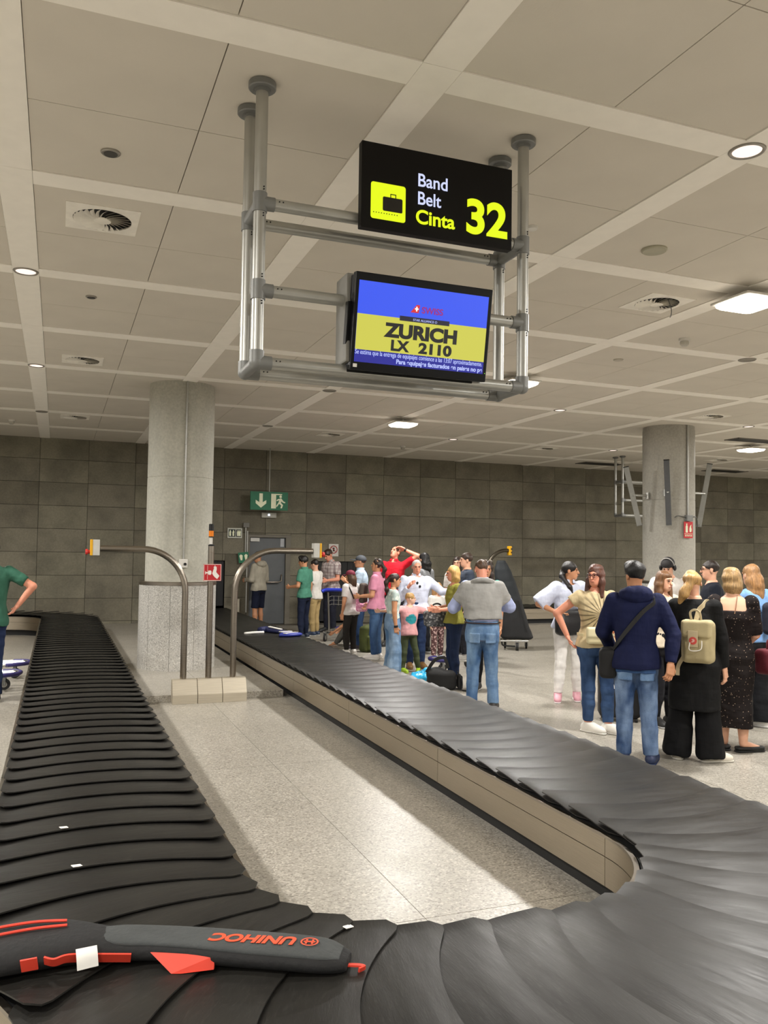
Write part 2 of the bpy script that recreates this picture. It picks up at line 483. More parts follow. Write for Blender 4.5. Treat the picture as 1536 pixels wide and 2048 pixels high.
# door with frame, leaf, panic bar
door = empty('door_1', 'grey metal emergency door with a push bar in the back wall', kind='structure')
x0, x1, _, z1 = DOOR
bm = bmesh.new()
add_box(bm, x0, x0 + 0.06, YB - 0.01, YB + 0.2, 0, z1); add_box(bm, x1 - 0.12, x1, YB - 0.01, YB + 0.2, 0, z1); add_box(bm, x0 + 0.06, x1 - 0.12, YB - 0.01, YB + 0.2, z1 - 0.06, z1)
from_bm('door_frame', bm, mat('door_frame_paint', '6d685c', 0.5), door)
leaf = box('door_leaf', (x0 + 0.062, x1 - 0.122, YB + 0.07, YB + 0.12, 0.01, z1 - 0.062), M_DOORGREY, door)
tube('push_bar', [(x0 + 0.16, YB + 0.065, 1.02), (x0 + 0.16, YB - 0.02, 1.02), (x1 - 0.30, YB - 0.02, 1.02), (x1 - 0.22, YB + 0.0, 1.05), (x1 - 0.20, YB + 0.06, 1.20)], 0.018, M_STEEL, leaf, n=8)
box('notice', (x1 - 0.24, x1 - 0.15, YB + 0.065, YB + 0.068, 1.88, 2.08), mat('pale_notice', 'b9bcc0', 0.5), leaf)
box('closer', (x0 + 0.08, x0 + 0.3, YB + 0.02, YB + 0.068, 2.0, 2.085), mat('white_box', 'd5d4cf', 0.5), leaf)

# low plinth between the belts
pl = empty('trim_2', 'low stone plinth under the pillar between the belts', kind='structure')
for a, b in ((0.86, 1.757), (1.757, 2.66)):
    ys2 = [10.225, 13.34, 16.49, 20.03]
    for c, d in zip(ys2, ys2[1:]):
        box('plinth_slab', (a + 0.002, b - 0.002, c + 0.002, d - 0.002, 0.0, 0.085), M_FLOOR, pl, bevel=0.004)

# pillars
def pillar(x, y, base_z, label, conduit=True):
    t = empty('pillar', label, loc=(x, y, 0), kind='structure')
    prof = [(0.473, 1.33)] + [(0.473, 1.33 + i * 0.28) for i in range(1, 6)] + [(0.4725, 2.83), (0.467, 2.835), (0.467, 2.84), (0.4725, 2.845)] + [(0.473, z) for z in (3.2, 3.7, 4.15, 4.152)] + [(0.468, 4.152), (0.468, CEIL + 0.02)]
    lathe('shaft', prof, M_PILLAR, t, n=64)
    n = 10
    for k in range(n):                       # granite cladding plates round the foot
        bm = bmesh.new(); a0, a1 = 2 * math.pi * k / n + 0.004, 2 * math.pi * (k + 1) / n - 0.004
        q = []
        for rr in (0.50, 0.55):
            for z in (base_z, 1.285):
                q.append([bm.verts.new((rr * math.cos(a0 + (a1 - a0) * i / 8), rr * math.sin(a0 + (a1 - a0) * i / 8), z)) for i in range(9)])
        for A, B in ((0, 1), (1, 3), (3, 2), (2, 0)):
            for i in range(8): bm.faces.new((q[A][i], q[A][i + 1], q[B][i + 1], q[B][i]))
        for i in (0, 8): bm.faces.new((q[0][i], q[1][i], q[3][i], q[2][i]))
        from_bm('granite_plate', bm, M_GRANITE, t, auto=30)
    lathe('steel_ring', [(0.474, 1.285), (0.558, 1.285), (0.558, 1.325), (0.545, 1.335), (0.474, 1.335)], M_STEEL, t, n=64)
    return t
P1, P2 = (1.67, 12.68), (10.73, 12.84)
pillar(*P1, 0.085, 'round concrete pillar with a granite foot between the belts')
pillar(*P2, 0.0, 'round concrete pillar behind the crowd with a fire sign on it')

# ------------------------------------------------------------------ baggage carousel
R0, HW, ZB = 1.295, 0.545, 0.385
CXL, CXR, CYN = 1.57, 1.92, 3.685
class Path:
    def __init__(self, segs):
        self.segs = segs; self.L = sum(s[-1] for s in segs)
    def at(self, s):
        for g in self.segs:
            if s <= g[-1] or g is self.segs[-1]:
                if g[0] == 'L':
                    p = Vector(g[1]) + Vector(g[2]) * s; return p, Vector(g[2])
                _, c, r, a0, sg, ln = g                    # arc: angle a0, turning sg
                a = a0 + sg * s / r
                return Vector((c[0] + r * math.cos(a), c[1] + r * math.sin(a))), Vector((-math.sin(a), math.cos(a))) * sg
            s -= g[-1]
YF = 17.95
PATH1 = Path([('L', (3.215, 20.02), (0, -1), 20.02 - CYN), ('A', (CXR, CYN), R0, 0.0, -1, R0 * math.pi / 2), ('L', (CXR, CYN - R0), (-1, 0), CXR - CXL),
              ('A', (CXL, CYN), R0, -math.pi / 2, -1, R0 * math.pi / 2), ('L', (CXL - R0, CYN), (0, 1), YF - CYN),
              ('A', (CXL - R0 - R0, YF), R0, 0.0, 1, R0 * math.pi / 2), ('L', (CXL - 2 * R0, YF + R0), (-1, 0), 4.0)])
PITCHP = 0.2775

def plate_mesh():
    """one crescent rubber plate; +y is the way it travels, its trailing edge lies on the next plate"""
    bm = bmesh.new(); w = 0.535; L = 0.50; nx, ny = 26, 5
    top = []
    for i in range(nx + 1):
        u = -1 + 2 * i / nx; u = math.copysign(abs(u) ** 0.85, u); x = u * w
        arc = 0.135 * (1 - u * u)
        e = max(0, abs(x) - (w - 0.085)) / 0.085; corner = 0.075 * (1 - math.sqrt(max(0, 1 - e * e)))
        col = []
        for j in range(ny + 1):
            y0 = arc + corner; y1 = arc * 0.8 + L - corner
            y = y0 + (y1 - y0) * (j / ny) ** 1.2
            v = (y - y0) / L
            z = 0.025 * (1 - v) ** 1.3 + 0.009 * math.sin(math.pi * min(v / 0.58, 1.0)) - 0.004 * abs(u) ** 3 + 0.014 * abs(u) ** 5 * (1 - v) ** 4
            col.append(bm.verts.new((x, y, z + 0.006)))
        top.append(col)
    bot = [[bm.verts.new(v.co - Vector((0, 0, 0.006))) for v in c] for c in top]
    for i in range(nx):
        for j in range(ny):
            bm.faces.new((top[i][j], top[i + 1][j], top[i + 1][j + 1], top[i][j + 1]))
            bm.faces.new((bot[i][j], bot[i][j + 1], bot[i + 1][j + 1], bot[i + 1][j]))
        bm.faces.new((top[i][0], bot[i][0], bot[i + 1][0], top[i + 1][0])); bm.faces.new((top[i][ny], top[i + 1][ny], bot[i + 1][ny], bot[i][ny]))
    for j in range(ny):
        bm.faces.new((top[0][j], top[0][j + 1], bot[0][j + 1], bot[0][j])); bm.faces.new((top[nx][j], bot[nx][j], bot[nx][j + 1], top[nx][j + 1]))
    me = bpy.data.meshes.new('rubber_plate'); bmesh.ops.recalc_face_normals(bm, faces=bm.faces); bm.to_mesh(me); bm.free()
    me.materials.append(M_RUBBER)
    for p in me.polygons: p.use_smooth = True
    me.set_sharp_from_angle(angle=R(40)); return me
PLATE = plate_mesh()

def sweep(name, path, s0, s1, off, prof, m, parent, step=0.12):
    """a profile (side offset, z) swept along the path at side offset off (left of travel = +)"""
    bm = bmesh.new(); n = max(2, int((s1 - s0) / step)); rings = []
    for i in range(n + 1):
        p, d = path.at(s0 + (s1 - s0) * i / n); nrm = Vector((-d.y, d.x))
        rings.append([bm.verts.new((p.x + nrm.x * (off + a), p.y + nrm.y * (off + a), z)) for a, z in prof])
    k = len(prof)
    for a, b in zip(rings, rings[1:]):
        for i in range(k): bm.faces.new((a[i], a[(i + 1) % k], b[(i + 1) % k], b[i]))
    bm.faces.new(rings[0][::-1]); bm.faces.new(rings[-1])
    return from_bm(name, bm, m, parent, auto=35)

def carousel(name, label, path, phase, skirt_len=2.0):
    t = empty(name, label, 'carousel')
    k = 0; s = phase
    while s < path.L - 0.1:
        p, d = path.at(s)
        o = bpy.data.objects.new('rubber_plate', PLATE); COL.objects.link(o); o.parent = t
        # aim along the chord so that plates fan out in the bends
        o.location = (p.x, p.y, ZB + 0.002); o.rotation_euler = (0, 0, math.atan2(-d.x, d.y))
        s += PITCHP
    cuts = [0.0]
    for g in path.segs:
        n = max(1, round(g[-1] / skirt_len)); base = cuts[-1]
        cuts += [base + g[-1] * (i + 1) / n for i in range(n)]
    sweep('deck', path, 0, path.L, 0, [(-HW + 0.02, 0.30), (HW - 0.02, 0.30), (HW - 0.02, ZB - 0.008), (-HW + 0.02, ZB - 0.008)], M_BLACK, t)
    for sd in (-1, 1):
        for a, b in zip(cuts, cuts[1:]):
            for z0, z1 in ((0.115, 0.262), (0.266, 0.372)):
                sweep('skirt_panel', path, a + 0.002, b - 0.002, sd * (HW - 0.008), [(-0.006, z0), (0.006, z0), (0.006, z1), (-0.006, z1)], M_SKIRT, t, 0.1)
        sweep('edge_rim', path, 0, path.L, sd * (HW + 0.0), [(-0.012, 0.366), (0.012, 0.366), (0.012, ZB - 0.004), (-0.012, ZB - 0.004)], M_STEEL, t)
        sweep('toe_kick', path, 0, path.L, sd * (HW - 0.10), [(-0.01, 0.0), (0.01, 0.0), (0.01, 0.13), (-0.01, 0.13)], M_BLACK, t)
    return t
S_NEAR = 20.02 - CYN
PHASE = (S_NEAR + R0 * math.pi + CXR - CXL + 0.992) % PITCHP
carousel('baggage_carousel', 'black rubber baggage carousel looping round the stone plinth in front', PATH1, PHASE)
PATH2 = Path([('L', (24.9, 19.46), (-1, 0), 14.6)])
carousel('far_carousel', 'distant carousel with a pale steel skirt along the back wall', PATH2, 0.1)
# ------------------------------------------------------------------ soft shapes: signed distance fields meshed with surface nets
def _nets(F, org, h):
    s = F < 0
    nx, ny, nz = F.shape
    c = np.zeros((nx - 1, ny - 1, nz - 1), np.uint8)
    for dx in (0, 1):
        for dy in (0, 1):
            for dz in (0, 1): c += s[dx:nx - 1 + dx, dy:ny - 1 + dy, dz:nz - 1 + dz]
    act = (c > 0) & (c < 8)
    idx = np.argwhere(act)
    if len(idx) == 0: return np.zeros((0, 3)), np.zeros((0, 4), int)
    vid = np.full(act.shape, -1, np.int64); vid[act] = np.arange(len(idx))
    corners = [(a, b, d) for a in (0, 1) for b in (0, 1) for d in (0, 1)]
    val = {k: F[idx[:, 0] + k[0], idx[:, 1] + k[1], idx[:, 2] + k[2]] for k in corners}
    acc = np.zeros((len(idx), 3)); cnt = np.zeros(len(idx))
    for k in corners:
        for ax in range(3):
            if k[ax]: continue
            k2 = tuple(1 if i == ax else v for i, v in enumerate(k))
            a, b = val[k], val[k2]; cr = (a < 0) != (b < 0)
            t = np.where(cr, a / np.where(cr, a - b, 1), 0)
            for i in range(3): acc[:, i] += np.where(cr, k[i] + (t if i == ax else 0), 0)
            cnt += cr
    V = np.asarray(org) + h * (idx + acc / cnt[:, None])
    Q = []
    for ax in range(3):
        b, d = [(1, 2), (2, 0), (0, 1)][ax]
        sl0 = [slice(None)] * 3; sl1 = [slice(None)] * 3
        sl0[ax] = slice(0, -1); sl1[ax] = slice(1, None)
        A, B = s[tuple(sl0)], s[tuple(sl1)]
        e = np.argwhere(A != B)
        e = e[(e[:, b] > 0) & (e[:, d] > 0) & (e[:, b] < F.shape[b] - 1) & (e[:, d] < F.shape[d] - 1)]
        if len(e) == 0: continue
        ins = A[e[:, 0], e[:, 1], e[:, 2]]
        q = []
        for ob, od in ((1, 1), (0, 1), (0, 0), (1, 0)):
            p = e.copy(); p[:, b] -= ob; p[:, d] -= od
            q.append(vid[p[:, 0], p[:, 1], p[:, 2]])
        q = np.stack(q, 1); q[~ins] = q[~ins][:, ::-1]
        Q.append(q)
    return V, np.concatenate(Q)

def _v(a): return np.asarray(a, np.float32)

class Prim:
    """fn(points) -> distance, lo/hi bounds, smooth blend k, mode add / cut / and"""
    def __init__(self, fn, lo, hi, k=0.02, mode='add'):
        self.fn, self.lo, self.hi, self.k, self.mode = fn, _v(lo), _v(hi), k, mode

def cone(a, b, ra, rb, k=0.02, mode='add', flat=None):
    a, b = _v(a), _v(b); ba = b - a; L2 = float(ba @ ba) + 1e-9
    def fn(P):
        pa = P - a; t = np.clip((pa @ ba) / L2, 0, 1)
        return np.linalg.norm(pa - t[..., None] * ba, axis=-1) - (ra + (rb - ra) * t)
    r = max(ra, rb); return Prim(fn, np.minimum(a, b) - r, np.maximum(a, b) + r, k, mode)

def sleeve(a, b, ra, rb, cut, k=0.02, start=None):
    """cone that ends flat at fraction cut of its length"""
    a, b = _v(a), _v(b); ba = b - a; L = float(np.linalg.norm(ba)); d = ba / L
    def fn(P):
        pa = P - a; s = pa @ d; t = np.clip(s / L, 0, 1)
        f = np.linalg.norm(pa - np.clip(s, 0, L)[..., None] * d, axis=-1) - (ra + (rb - ra) * t)
        f = np.maximum(f, s - cut * L)
        return f if start is None else np.maximum(f, start * L - s)
    r = max(ra, rb); return Prim(fn, np.minimum(a, b) - r, np.maximum(a, b) + r, k)

def ell(c, r, k=0.02, mode='add', rot=None):
    c, r = _v(c), _v(r); Rm = None if rot is None else np.asarray(rot, np.float32)
    def fn(P):
        q = P - c
        if Rm is not None: q = q @ Rm
        k0 = np.linalg.norm(q / r, axis=-1); k1 = np.linalg.norm(q / (r * r), axis=-1)
        return k0 * (k0 - 1) / np.maximum(k1, 1e-6)
    m = r if Rm is None else np.full(3, r.max()); return Prim(fn, c - m, c + m, k, mode)

def rbox(c, half, rad, k=0.01, mode='add', rot=None):
    c, half = _v(c), _v(half); Rm = None if rot is None else np.asarray(rot, np.float32)
    def fn(P):
        q = P - c
        if Rm is not None: q = q @ Rm
        d = np.abs(q) - (half - rad)
        return np.linalg.norm(np.maximum(d, 0), axis=-1) + np.minimum(d.max(-1), 0) - rad
    m = half if Rm is None else np.full(3, np.linalg.norm(half)); return Prim(fn, c - m, c + m, k, mode)

def loft(rows, k=0.02, off=0.0, zlo=None, zhi=None, mode='add', e=2.3):
    """rows of (z, cx, cy, wx, wy): elliptic slices, cut flat at zlo / zhi"""
    A = np.array(sorted(rows), np.float32); z, cx, cy_, wx, wy = A.T
    a = z[0] if zlo is None else zlo; b = z[-1] if zhi is None else zhi
    def fn(P):
        pz = P[..., 2]
        X = np.interp(pz, z, cx); Y = np.interp(pz, z, cy_); WX = np.interp(pz, z, wx) + off; WY = np.interp(pz, z, wy) + off
        u = np.abs((P[..., 0] - X) / WX); v = np.abs((P[..., 1] - Y) / WY)
        rr = (u ** e + v ** e) ** (1 / e)
        d = (rr - 1) * np.minimum(WX, WY)
        return np.maximum(d, np.maximum(pz - b, a - pz))
    return Prim(fn, (float((cx - wx).min()) - off, float((cy_ - wy).min()) - off, a), (float((cx + wx).max()) + off, float((cy_ + wy).max()) + off, b), k, mode)

def half(n, d, mode='cut'):
    """everything with n.p > d"""
    n = _v(n)
    return Prim(lambda P: d - P @ n, (-9, -9, -9), (9, 9, 9), 0.0, mode)

def xform(prims, Rm, t):
    """prims given in a local frame, turned by Rm (rows = local axes in parent) and moved by t"""
    Rm = np.asarray(Rm, np.float32); t = _v(t); out = []
    for p in prims:
        cs = np.array([[x, y, z] for x in (p.lo[0], p.hi[0]) for y in (p.lo[1], p.hi[1]) for z in (p.lo[2], p.hi[2])]) @ Rm + t
        out.append(Prim((lambda f: (lambda P: f((P - t) @ Rm.T)))(p.fn), cs.min(0), cs.max(0), p.k, p.mode))
    return out

def sdf_arrays(prims, h, wr=0.0, wseed=0, wfreq=26.0):
    adds = [p for p in prims if p.mode == 'add']
    lo = np.min([p.lo for p in adds], 0) - 3 * h; hi = np.max([p.hi for p in adds], 0) + 3 * h
    n = np.ceil((hi - lo) / h).astype(int) + 1
    ax = [lo[i] + h * np.arange(n[i], dtype=np.float32) for i in range(3)]
    P = np.stack(np.meshgrid(*ax, indexing='ij'), -1).astype(np.float32)
    F = np.full(P.shape[:3], 1.0, np.float32)
    for p in prims:
        m = max(p.k, 0) + 3 * h
        i0 = np.clip(np.floor((p.lo - m - lo) / h).astype(int), 0, n); i1 = np.clip(np.ceil((p.hi + m - lo) / h).astype(int) + 1, 0, n)
        if np.any(i1 <= i0): continue
        sl = tuple(slice(a, b) for a, b in zip(i0, i1))
        d = p.fn(P[sl]).astype(np.float32); f = F[sl]
        if p.mode == 'add':
            if p.k > 0:
                hh = np.maximum(p.k - np.abs(f - d), 0) / p.k; F[sl] = np.minimum(f, d) - hh * hh * p.k * 0.25
            else: F[sl] = np.minimum(f, d)
        elif p.mode == 'cut':
            if p.k > 0:
                hh = np.maximum(p.k - np.abs(f + d), 0) / p.k; F[sl] = np.maximum(f, -d) + hh * hh * p.k * 0.25
            else: F[sl] = np.maximum(f, -d)
    if wr > 0:
        rs = np.random.RandomState(wseed); w = np.zeros_like(F)
        for q in range(5):
            kv = rs.normal(size=3); kv /= np.linalg.norm(kv); kv *= wfreq * (0.6 + 0.9 * rs.rand())
            kv[2] *= 1.2
            k2 = rs.normal(size=3) * 9
            w += np.sin(P @ kv.astype(np.float32) + 1.5 * np.sin(P @ k2.astype(np.float32)) + rs.rand() * 6)
        near = np.abs(F) < 0.05
        F = np.where(near, F + wr * w / 3.0, F)
    return _nets(F, lo, h)

def mesh_from_arrays(name, parts, m):
    V = np.concatenate([p[0] for p in parts]); base = 0; Q = []
    for v, q in parts: Q.append(q + base); base += len(v)
    Q = np.concatenate(Q)
    me = bpy.data.meshes.new(name)
    me.vertices.add(len(V)); me.vertices.foreach_set('co', V.astype(np.float32).ravel())
    me.loops.add(Q.size); me.loops.foreach_set('vertex_index', Q.astype(np.int32).ravel())
    me.polygons.add(len(Q)); me.polygons.foreach_set('loop_start', np.arange(0, Q.size, 4, dtype=np.int32))
    me.polygons.foreach_set('use_smooth', np.ones(len(Q), bool))
    me.update(calc_edges=True); me.validate()
    if m is not None: me.materials.append(m)
    return me

def soft(name, prims, m, parent=None, h=0.012, wr=0.0, seed=0, wfreq=26.0, loc=None):
    V, Q = sdf_arrays(prims, h, wr, seed, wfreq)
    return link_mesh(name, mesh_from_arrays(name, [(V, Q)], m), None, parent, loc)
# ------------------------------------------------------------------ pipe frame with sign and monitor
M_CASE = mat('monitor_case_black', '050608', 0.42, spec=0.25)
M_HOUS = mat('housing_grey', '77756e', 0.55)
M_SIGNBLK = mat('sign_black', '0b0908', 0.5, spec=0.2)
E_YEL = emis('sign_yellow_light', 'e9fb06', 1.0)
E_TXT = emis('sign_text_light', 'd5dcff', 1.0)

def pipe_frame(x0, x1, yf, yb, label):
    t = empty('pipe_frame', label, 'sign frame')
    zu, zm, zl = 3.59, 3.138, 2.766
    for x in (x0, x1):
        for y in (yf, yb):
            p = cyl('post', (x, y, zl), (x, y, CEIL - 0.02), 0.032, M_RAIL, t)
            lathe('flange', [(0.040, CEIL - 0.052), (0.042, CEIL - 0.038), (0.066, CEIL - 0.038), (0.071, CEIL - 0.033), (0.071, CEIL - 0.005), (0.066, CEIL - 0.001)], M_JOINT, p, (x, y, 0))
            for z in ((zu, zm) if y == yf else (zu,)):
                cyl('joint', (x, y, z - 0.05), (x, y, z + 0.05), 0.0375, M_JOINT, p)
                for dz in (-0.075, -0.062, 0.062, 0.075):
                    cyl('screw', (x + 0.012, y - 0.0285, z + dz), (x + 0.013, y - 0.0335, z + dz), 0.004, M_BLACK, p, n=6)
            cyl('joint', (x, y, zl), (x, y, zl + 0.06), 0.0375, M_JOINT, p)
            bm = bmesh.new(); bmesh.ops.create_uvsphere(bm, u_segments=20, v_segments=12, radius=0.0385, matrix=Matrix.Translation((x, y, zl)))
            from_bm('elbow', bm, M_JOINT, p, smooth=True)
        for z in (zu, zl): cyl('rail', (x, yf, z), (x, yb, z), 0.031, M_JOINT, t)
    for y, zz in ((yf, (zu, zm, zl)), (yb, (zu, zl))):
        for z in zz:
            r = cyl('rail', (x0, y, z), (x1, y, z), 0.031, M_RAIL, t)
            for x, s in ((x0, 1), (x1, -1)):
                cyl('joint', (x, y, z), (x + s * 0.075, y, z), 0.036, M_JOINT, r)
                for dx in (0.095, 0.115):
                    cyl('screw', (x + s * dx, y - 0.029, z + 0.008), (x + s * dx, y - 0.0335, z + 0.008), 0.004, M_BLACK, r, n=6)
    return t
pipe_frame(0.913, 2.455, 4.18, 4.46, 'grey pipe frame hung from the ceiling that carries sign and monitor')
pipe_frame(12.82, 14.36, 17.0, 17.28, 'distant empty pipe frame left of the right pillar')

# belt number sign
sg = empty('belt_sign', 'black lit belt sign with yellow suitcase symbol and number 32', 'sign', (0, 0, 0))
X0, X1, Z0, Z1, YS = 1.432, 2.333, 3.518, 3.981, 4.092
box('sign_box', (X0, X1, YS + 0.002, YS + 0.052, Z0, Z1), M_SIGNBLK, sg, bevel=0.004)
FS = frame_at((X0, YS, Z0), (1, 0, 0), (0, 0, 1)); W_, H_ = X1 - X0, Z1 - Z0
def sp(u, v): return (u * W_, v * H_)
ic = poly('symbol_panel', rrect(0.058 * W_, 0.278 * W_, 0.115 * H_, 0.54 * H_, 0.014), 0.001, E_YEL, sg, FS)
M_ICON = mat('icon_black', '16130f', 0.4)
FI = FS @ Matrix.Translation((0, 0, 0.0015))
poly('suitcase_symbol', rrect(0.133 * W_, 0.258 * W_, 0.22 * H_, 0.385 * H_, 0.008), 0.0008, M_ICON, ic, FI)
bm = bmesh.new()
for a, b, c, d in ((0.180, 0.185, 0.385, 0.425), (0.212, 0.217, 0.385, 0.425), (0.180, 0.217, 0.418, 0.428)):
    add_box(bm, a * W_, b * W_, c * H_, d * H_, 0, 0.0008)
bmesh.ops.transform(bm, matrix=FI, verts=bm.verts); from_bm('handle_symbol', bm, M_ICON, ic)
bm = bmesh.new()
for i in range(10):
    bmesh.ops.create_circle(bm, cap_ends=True, segments=8, radius=0.0032, matrix=FI @ Matrix.Translation(((0.076 + 0.0165 * i) * W_, 0.188 * H_, 0.0006)))
from_bm('roller_symbol', bm, M_ICON, ic)
text('text_band', 'Band', 0.100, E_TXT, sg, FS, *sp(0.352, 0.582), bold=0.0012, fit=0.193 * W_)
text('text_belt', 'Belt', 0.100, E_TXT, sg, FS, *sp(0.352, 0.368), bold=0.0012, fit=0.152 * W_)
text('text_cinta', 'Cinta', 0.106, E_YEL, sg, FS, *sp(0.343, 0.142), bold=0.0026, fit=0.258 * W_)
text('text_number', '32', 0.262, E_YEL, sg, FS, *sp(0.672, 0.142), bold=0.0085, fit=0.284 * W_)
box('bracket', (X0 + 0.02, X0 + 0.05, 4.14, 4.2, 3.545, 3.63), M_JOINT, sg)

# arrivals monitor
mo = empty('arrivals_monitor', 'black flat monitor with blue and yellow flight screen in the pipe frame', 'monitor')
TLT = R(9.5); WM, HM = 0.79, 0.50
FM = frame_at((1.385, 4.095, 2.757), (1, 0, 0), (0, -math.sin(TLT), math.cos(TLT)))
def mbox(name, b, m, par, bev=0.0): return box(name, b, m, par, bev, FM)
mbox('case', (0, WM, 0, HM, -0.05, -0.001), M_CASE, mo, 0.006)
mbox('back_cover', (0.0, WM - 0.055, -0.012, HM - 0.012, -0.085, -0.051), M_CASE, mo, 0.004)
mbox('speaker', (-0.022, 0.01, 0.13, 0.35, -0.085, -0.04), M_CASE, mo, 0.004)
bm = bmesh.new(); add_box(bm, 1.365, 2.11, 4.11, 4.29, 2.80, 3.27, 0.01)
from_bm('housing', bm, M_HOUS, mo)
bz = mbox('screen', (0.024 * WM, 0.971 * WM, 0.085 * HM, 0.915 * HM, -0.002, 0.0005), emis('screen_blue', '3458f6', 0.95), mo)
sx0, sx1, sv0, sv1 = 0.024 * WM, 0.971 * WM, 0.085 * HM, 0.915 * HM
SWd, SHt = sx1 - sx0, sv1 - sv0
FSC = FM @ Matrix.Translation((sx0, sv0, 0.001))
def sbox(name, u0, u1, v0, v1, m, w=0.0004):   # v measured from the top
    return box(name, (u0 * SWd, u1 * SWd, (1 - v1) * SHt, (1 - v0) * SHt, 0, w), m, bz, 0, FSC)
sbox('yellow_field', 0, 1, 0.405, 0.845, emis('screen_yellow', 'd3d04f', 0.95))
sbox('navy_field', 0, 1, 0.845, 1.0, emis('screen_navy', '1a1f9e', 0.85))
sbox('alliance_bar', 0.315, 0.70, 0.375, 0.435, emis('screen_dark', '161436', 0.6), 0.0008)
E_RED, E_MAG, E_INK = emis('screen_red', 'e0242f', 0.9), emis('screen_magenta', 'a21f7c', 0.9), emis('screen_ink', '10131f', 0.3)
E_LTB = emis('screen_text', 'b9c4ff', 1.0)
FT = FSC @ Matrix.Translation((0, 0, 0.0009))
tail = [(0.392 * SWd, 0.682 * SHt), (0.455 * SWd, 0.682 * SHt), (0.462 * SWd, 0.782 * SHt), (0.437 * SWd, 0.782 * SHt)]
tl = poly('tail_logo', tail, 0.0006, E_RED, bz, FT)
bm = bmesh.new(); add_box(bm, 0.433 * SWd, 0.443 * SWd, 0.70 * SHt, 0.76 * SHt, 0.0007, 0.0012); add_box(bm, 0.424 * SWd, 0.452 * SWd, 0.722 * SHt, 0.74 * SHt, 0.0007, 0.0012)
bmesh.ops.transform(bm, matrix=FT, verts=bm.verts); from_bm('cross_logo', bm, emis('screen_white', 'ffffff', 1.0), bz)
text('text_airline', 'SWISS', 0.046, E_MAG, bz, FT, 0.476 * SWd, 0.688 * SHt, bold=0.001, fit=0.165 * SWd)
text('text_alliance', 'STAR ALLIANCE O', 0.017, E_LTB, bz, FT, 0.415 * SWd, 0.578 * SHt, w=0.003, fit=0.185 * SWd)
text('text_city', 'ZURICH', 0.096, E_INK, bz, FT, 0.215 * SWd, 0.352 * SHt, bold=0.0050, fit=0.565 * SWd)
text('text_flight', 'LX', 0.074, E_INK, bz, FT, 0.26 * SWd, 0.185 * SHt, bold=0.0035, fit=0.14 * SWd)
text('text_flight', '2110', 0.074, E_INK, bz, FT, 0.475 * SWd, 0.185 * SHt, bold=0.0035, fit=0.26 * SWd)
text('text_notice', 'Se estima que la entrega de equipajes comience a las 13:07 aproximadamente.', 0.034, E_LTB, bz, FT, 0.0 * SWd, 0.098 * SHt, bold=0.0002, fit=0.985 * SWd)
text('text_notice', 'Para equipajes facturados en paises no pe', 0.032, E_LTB, bz, FT, 0.31 * SWd, 0.022 * SHt, bold=0.0010, fit=0.68 * SWd)
mbox('sticker', (0.014, 0.036, 0.014, 0.032, 0, 0.0008), M_WHITE, mo)
mbox('power_light', (WM - 0.012, WM - 0.009, 0.045, 0.049, 0, 0.0008), emis('led_green', '9cff50', 1.0), mo)

# ------------------------------------------------------------------ emergency stop stand
def stop_box(par, x, y, z, s):
    b = box('switch_box', (x - 0.03 - 0.0 * s, x + 0.045, y - 0.055, y + 0.055, z - 0.09, z + 0.09) if s < 0 else (x - 0.045, x + 0.03, y - 0.055, y + 0.055, z - 0.09, z + 0.09), mat('switch_box_grey', 'c9c8c2', 0.5), par, bevel=0.006)
    f = (x - 0.058, x - 0.03) if s < 0 else (x + 0.03, x + 0.058)
    c = box('switch_cover', (f[0], f[1], y - 0.056, y + 0.056, z - 0.091, z + 0.091), M_YEL, b, bevel=0.005)
    e = f[0] if s < 0 else f[1]
    bm = bmesh.new(); add_cyl(bm, (e, y, z - 0.05), (e + s * 0.025, y, z - 0.05), 0.022, n=14); add_cyl(bm, (e + s * 0.025, y, z - 0.05), (e + s * 0.05, y, z - 0.05), 0.034, 0.03, n=18)
    from_bm('stop_button', bm, mat('button_red', 'c5302a', 0.4), b, auto=40)
    return b

def arch_pts(xp, yp, s, rad, ztop, xend):
    pts = [(xp, yp, 0.2), (xp, yp, 0.8), (xp, yp, ztop - rad)]
    for i in range(1, 13):
        a = R(90 * i / 12); pts.append((xp + s * rad * (1 - math.cos(a)), yp, ztop - rad + rad * math.sin(a)))
    pts.append((xend, yp, ztop)); return pts

st = empty('emergency_stop_stand', 'steel emergency stop stand with two arched arms, amber beacon and red sign', 'stand')
YP = 10.135
M_BASE = mat_brushed('base_steel', 'cfc6b4', 0.42, (1, 1, 30), 0.75)
for i in range(3):
    a = 1.293 + 0.2917 * i + 0.003; b = a + 0.2857
    bm = bmesh.new()
    sec = [(10.05, 0.0), (10.05, 0.105), (10.13, 0.268), (10.14, 0.275), (10.215, 0.275), (10.215, 0.0)]
    v0 = [bm.verts.new((a, y, z)) for y, z in sec]; v1 = [bm.verts.new((b, y, z)) for y, z in sec]
    bm.faces.new(v0); bm.faces.new(v1[::-1])
    for k in range(6): bm.faces.new((v0[k], v0[(k + 1) % 6], v1[(k + 1) % 6], v1[k]))
    bmesh.ops.recalc_face_normals(bm, faces=bm.faces)
    bmesh.ops.bevel(bm, geom=bm.edges[:], offset=0.003, segments=2, affect='EDGES')
    from_bm('base_box', bm, M_BASE, st)
YQ = 10.18
for xp, s, xe in ((1.428, -1, 0.455), (2.015, 1, 2.985)):
    a = tube('arch', arch_pts(xp, YQ, s, 0.50, 1.80, xe), 0.037, M_STEEL, st, n=20)
    b = stop_box(st, xe + s * 0.05, YQ, 1.81, s)
pole = cyl('pole', (1.722, YQ, 0.2), (1.722, YQ, 1.845), 0.036, M_STEEL, st, n=24)
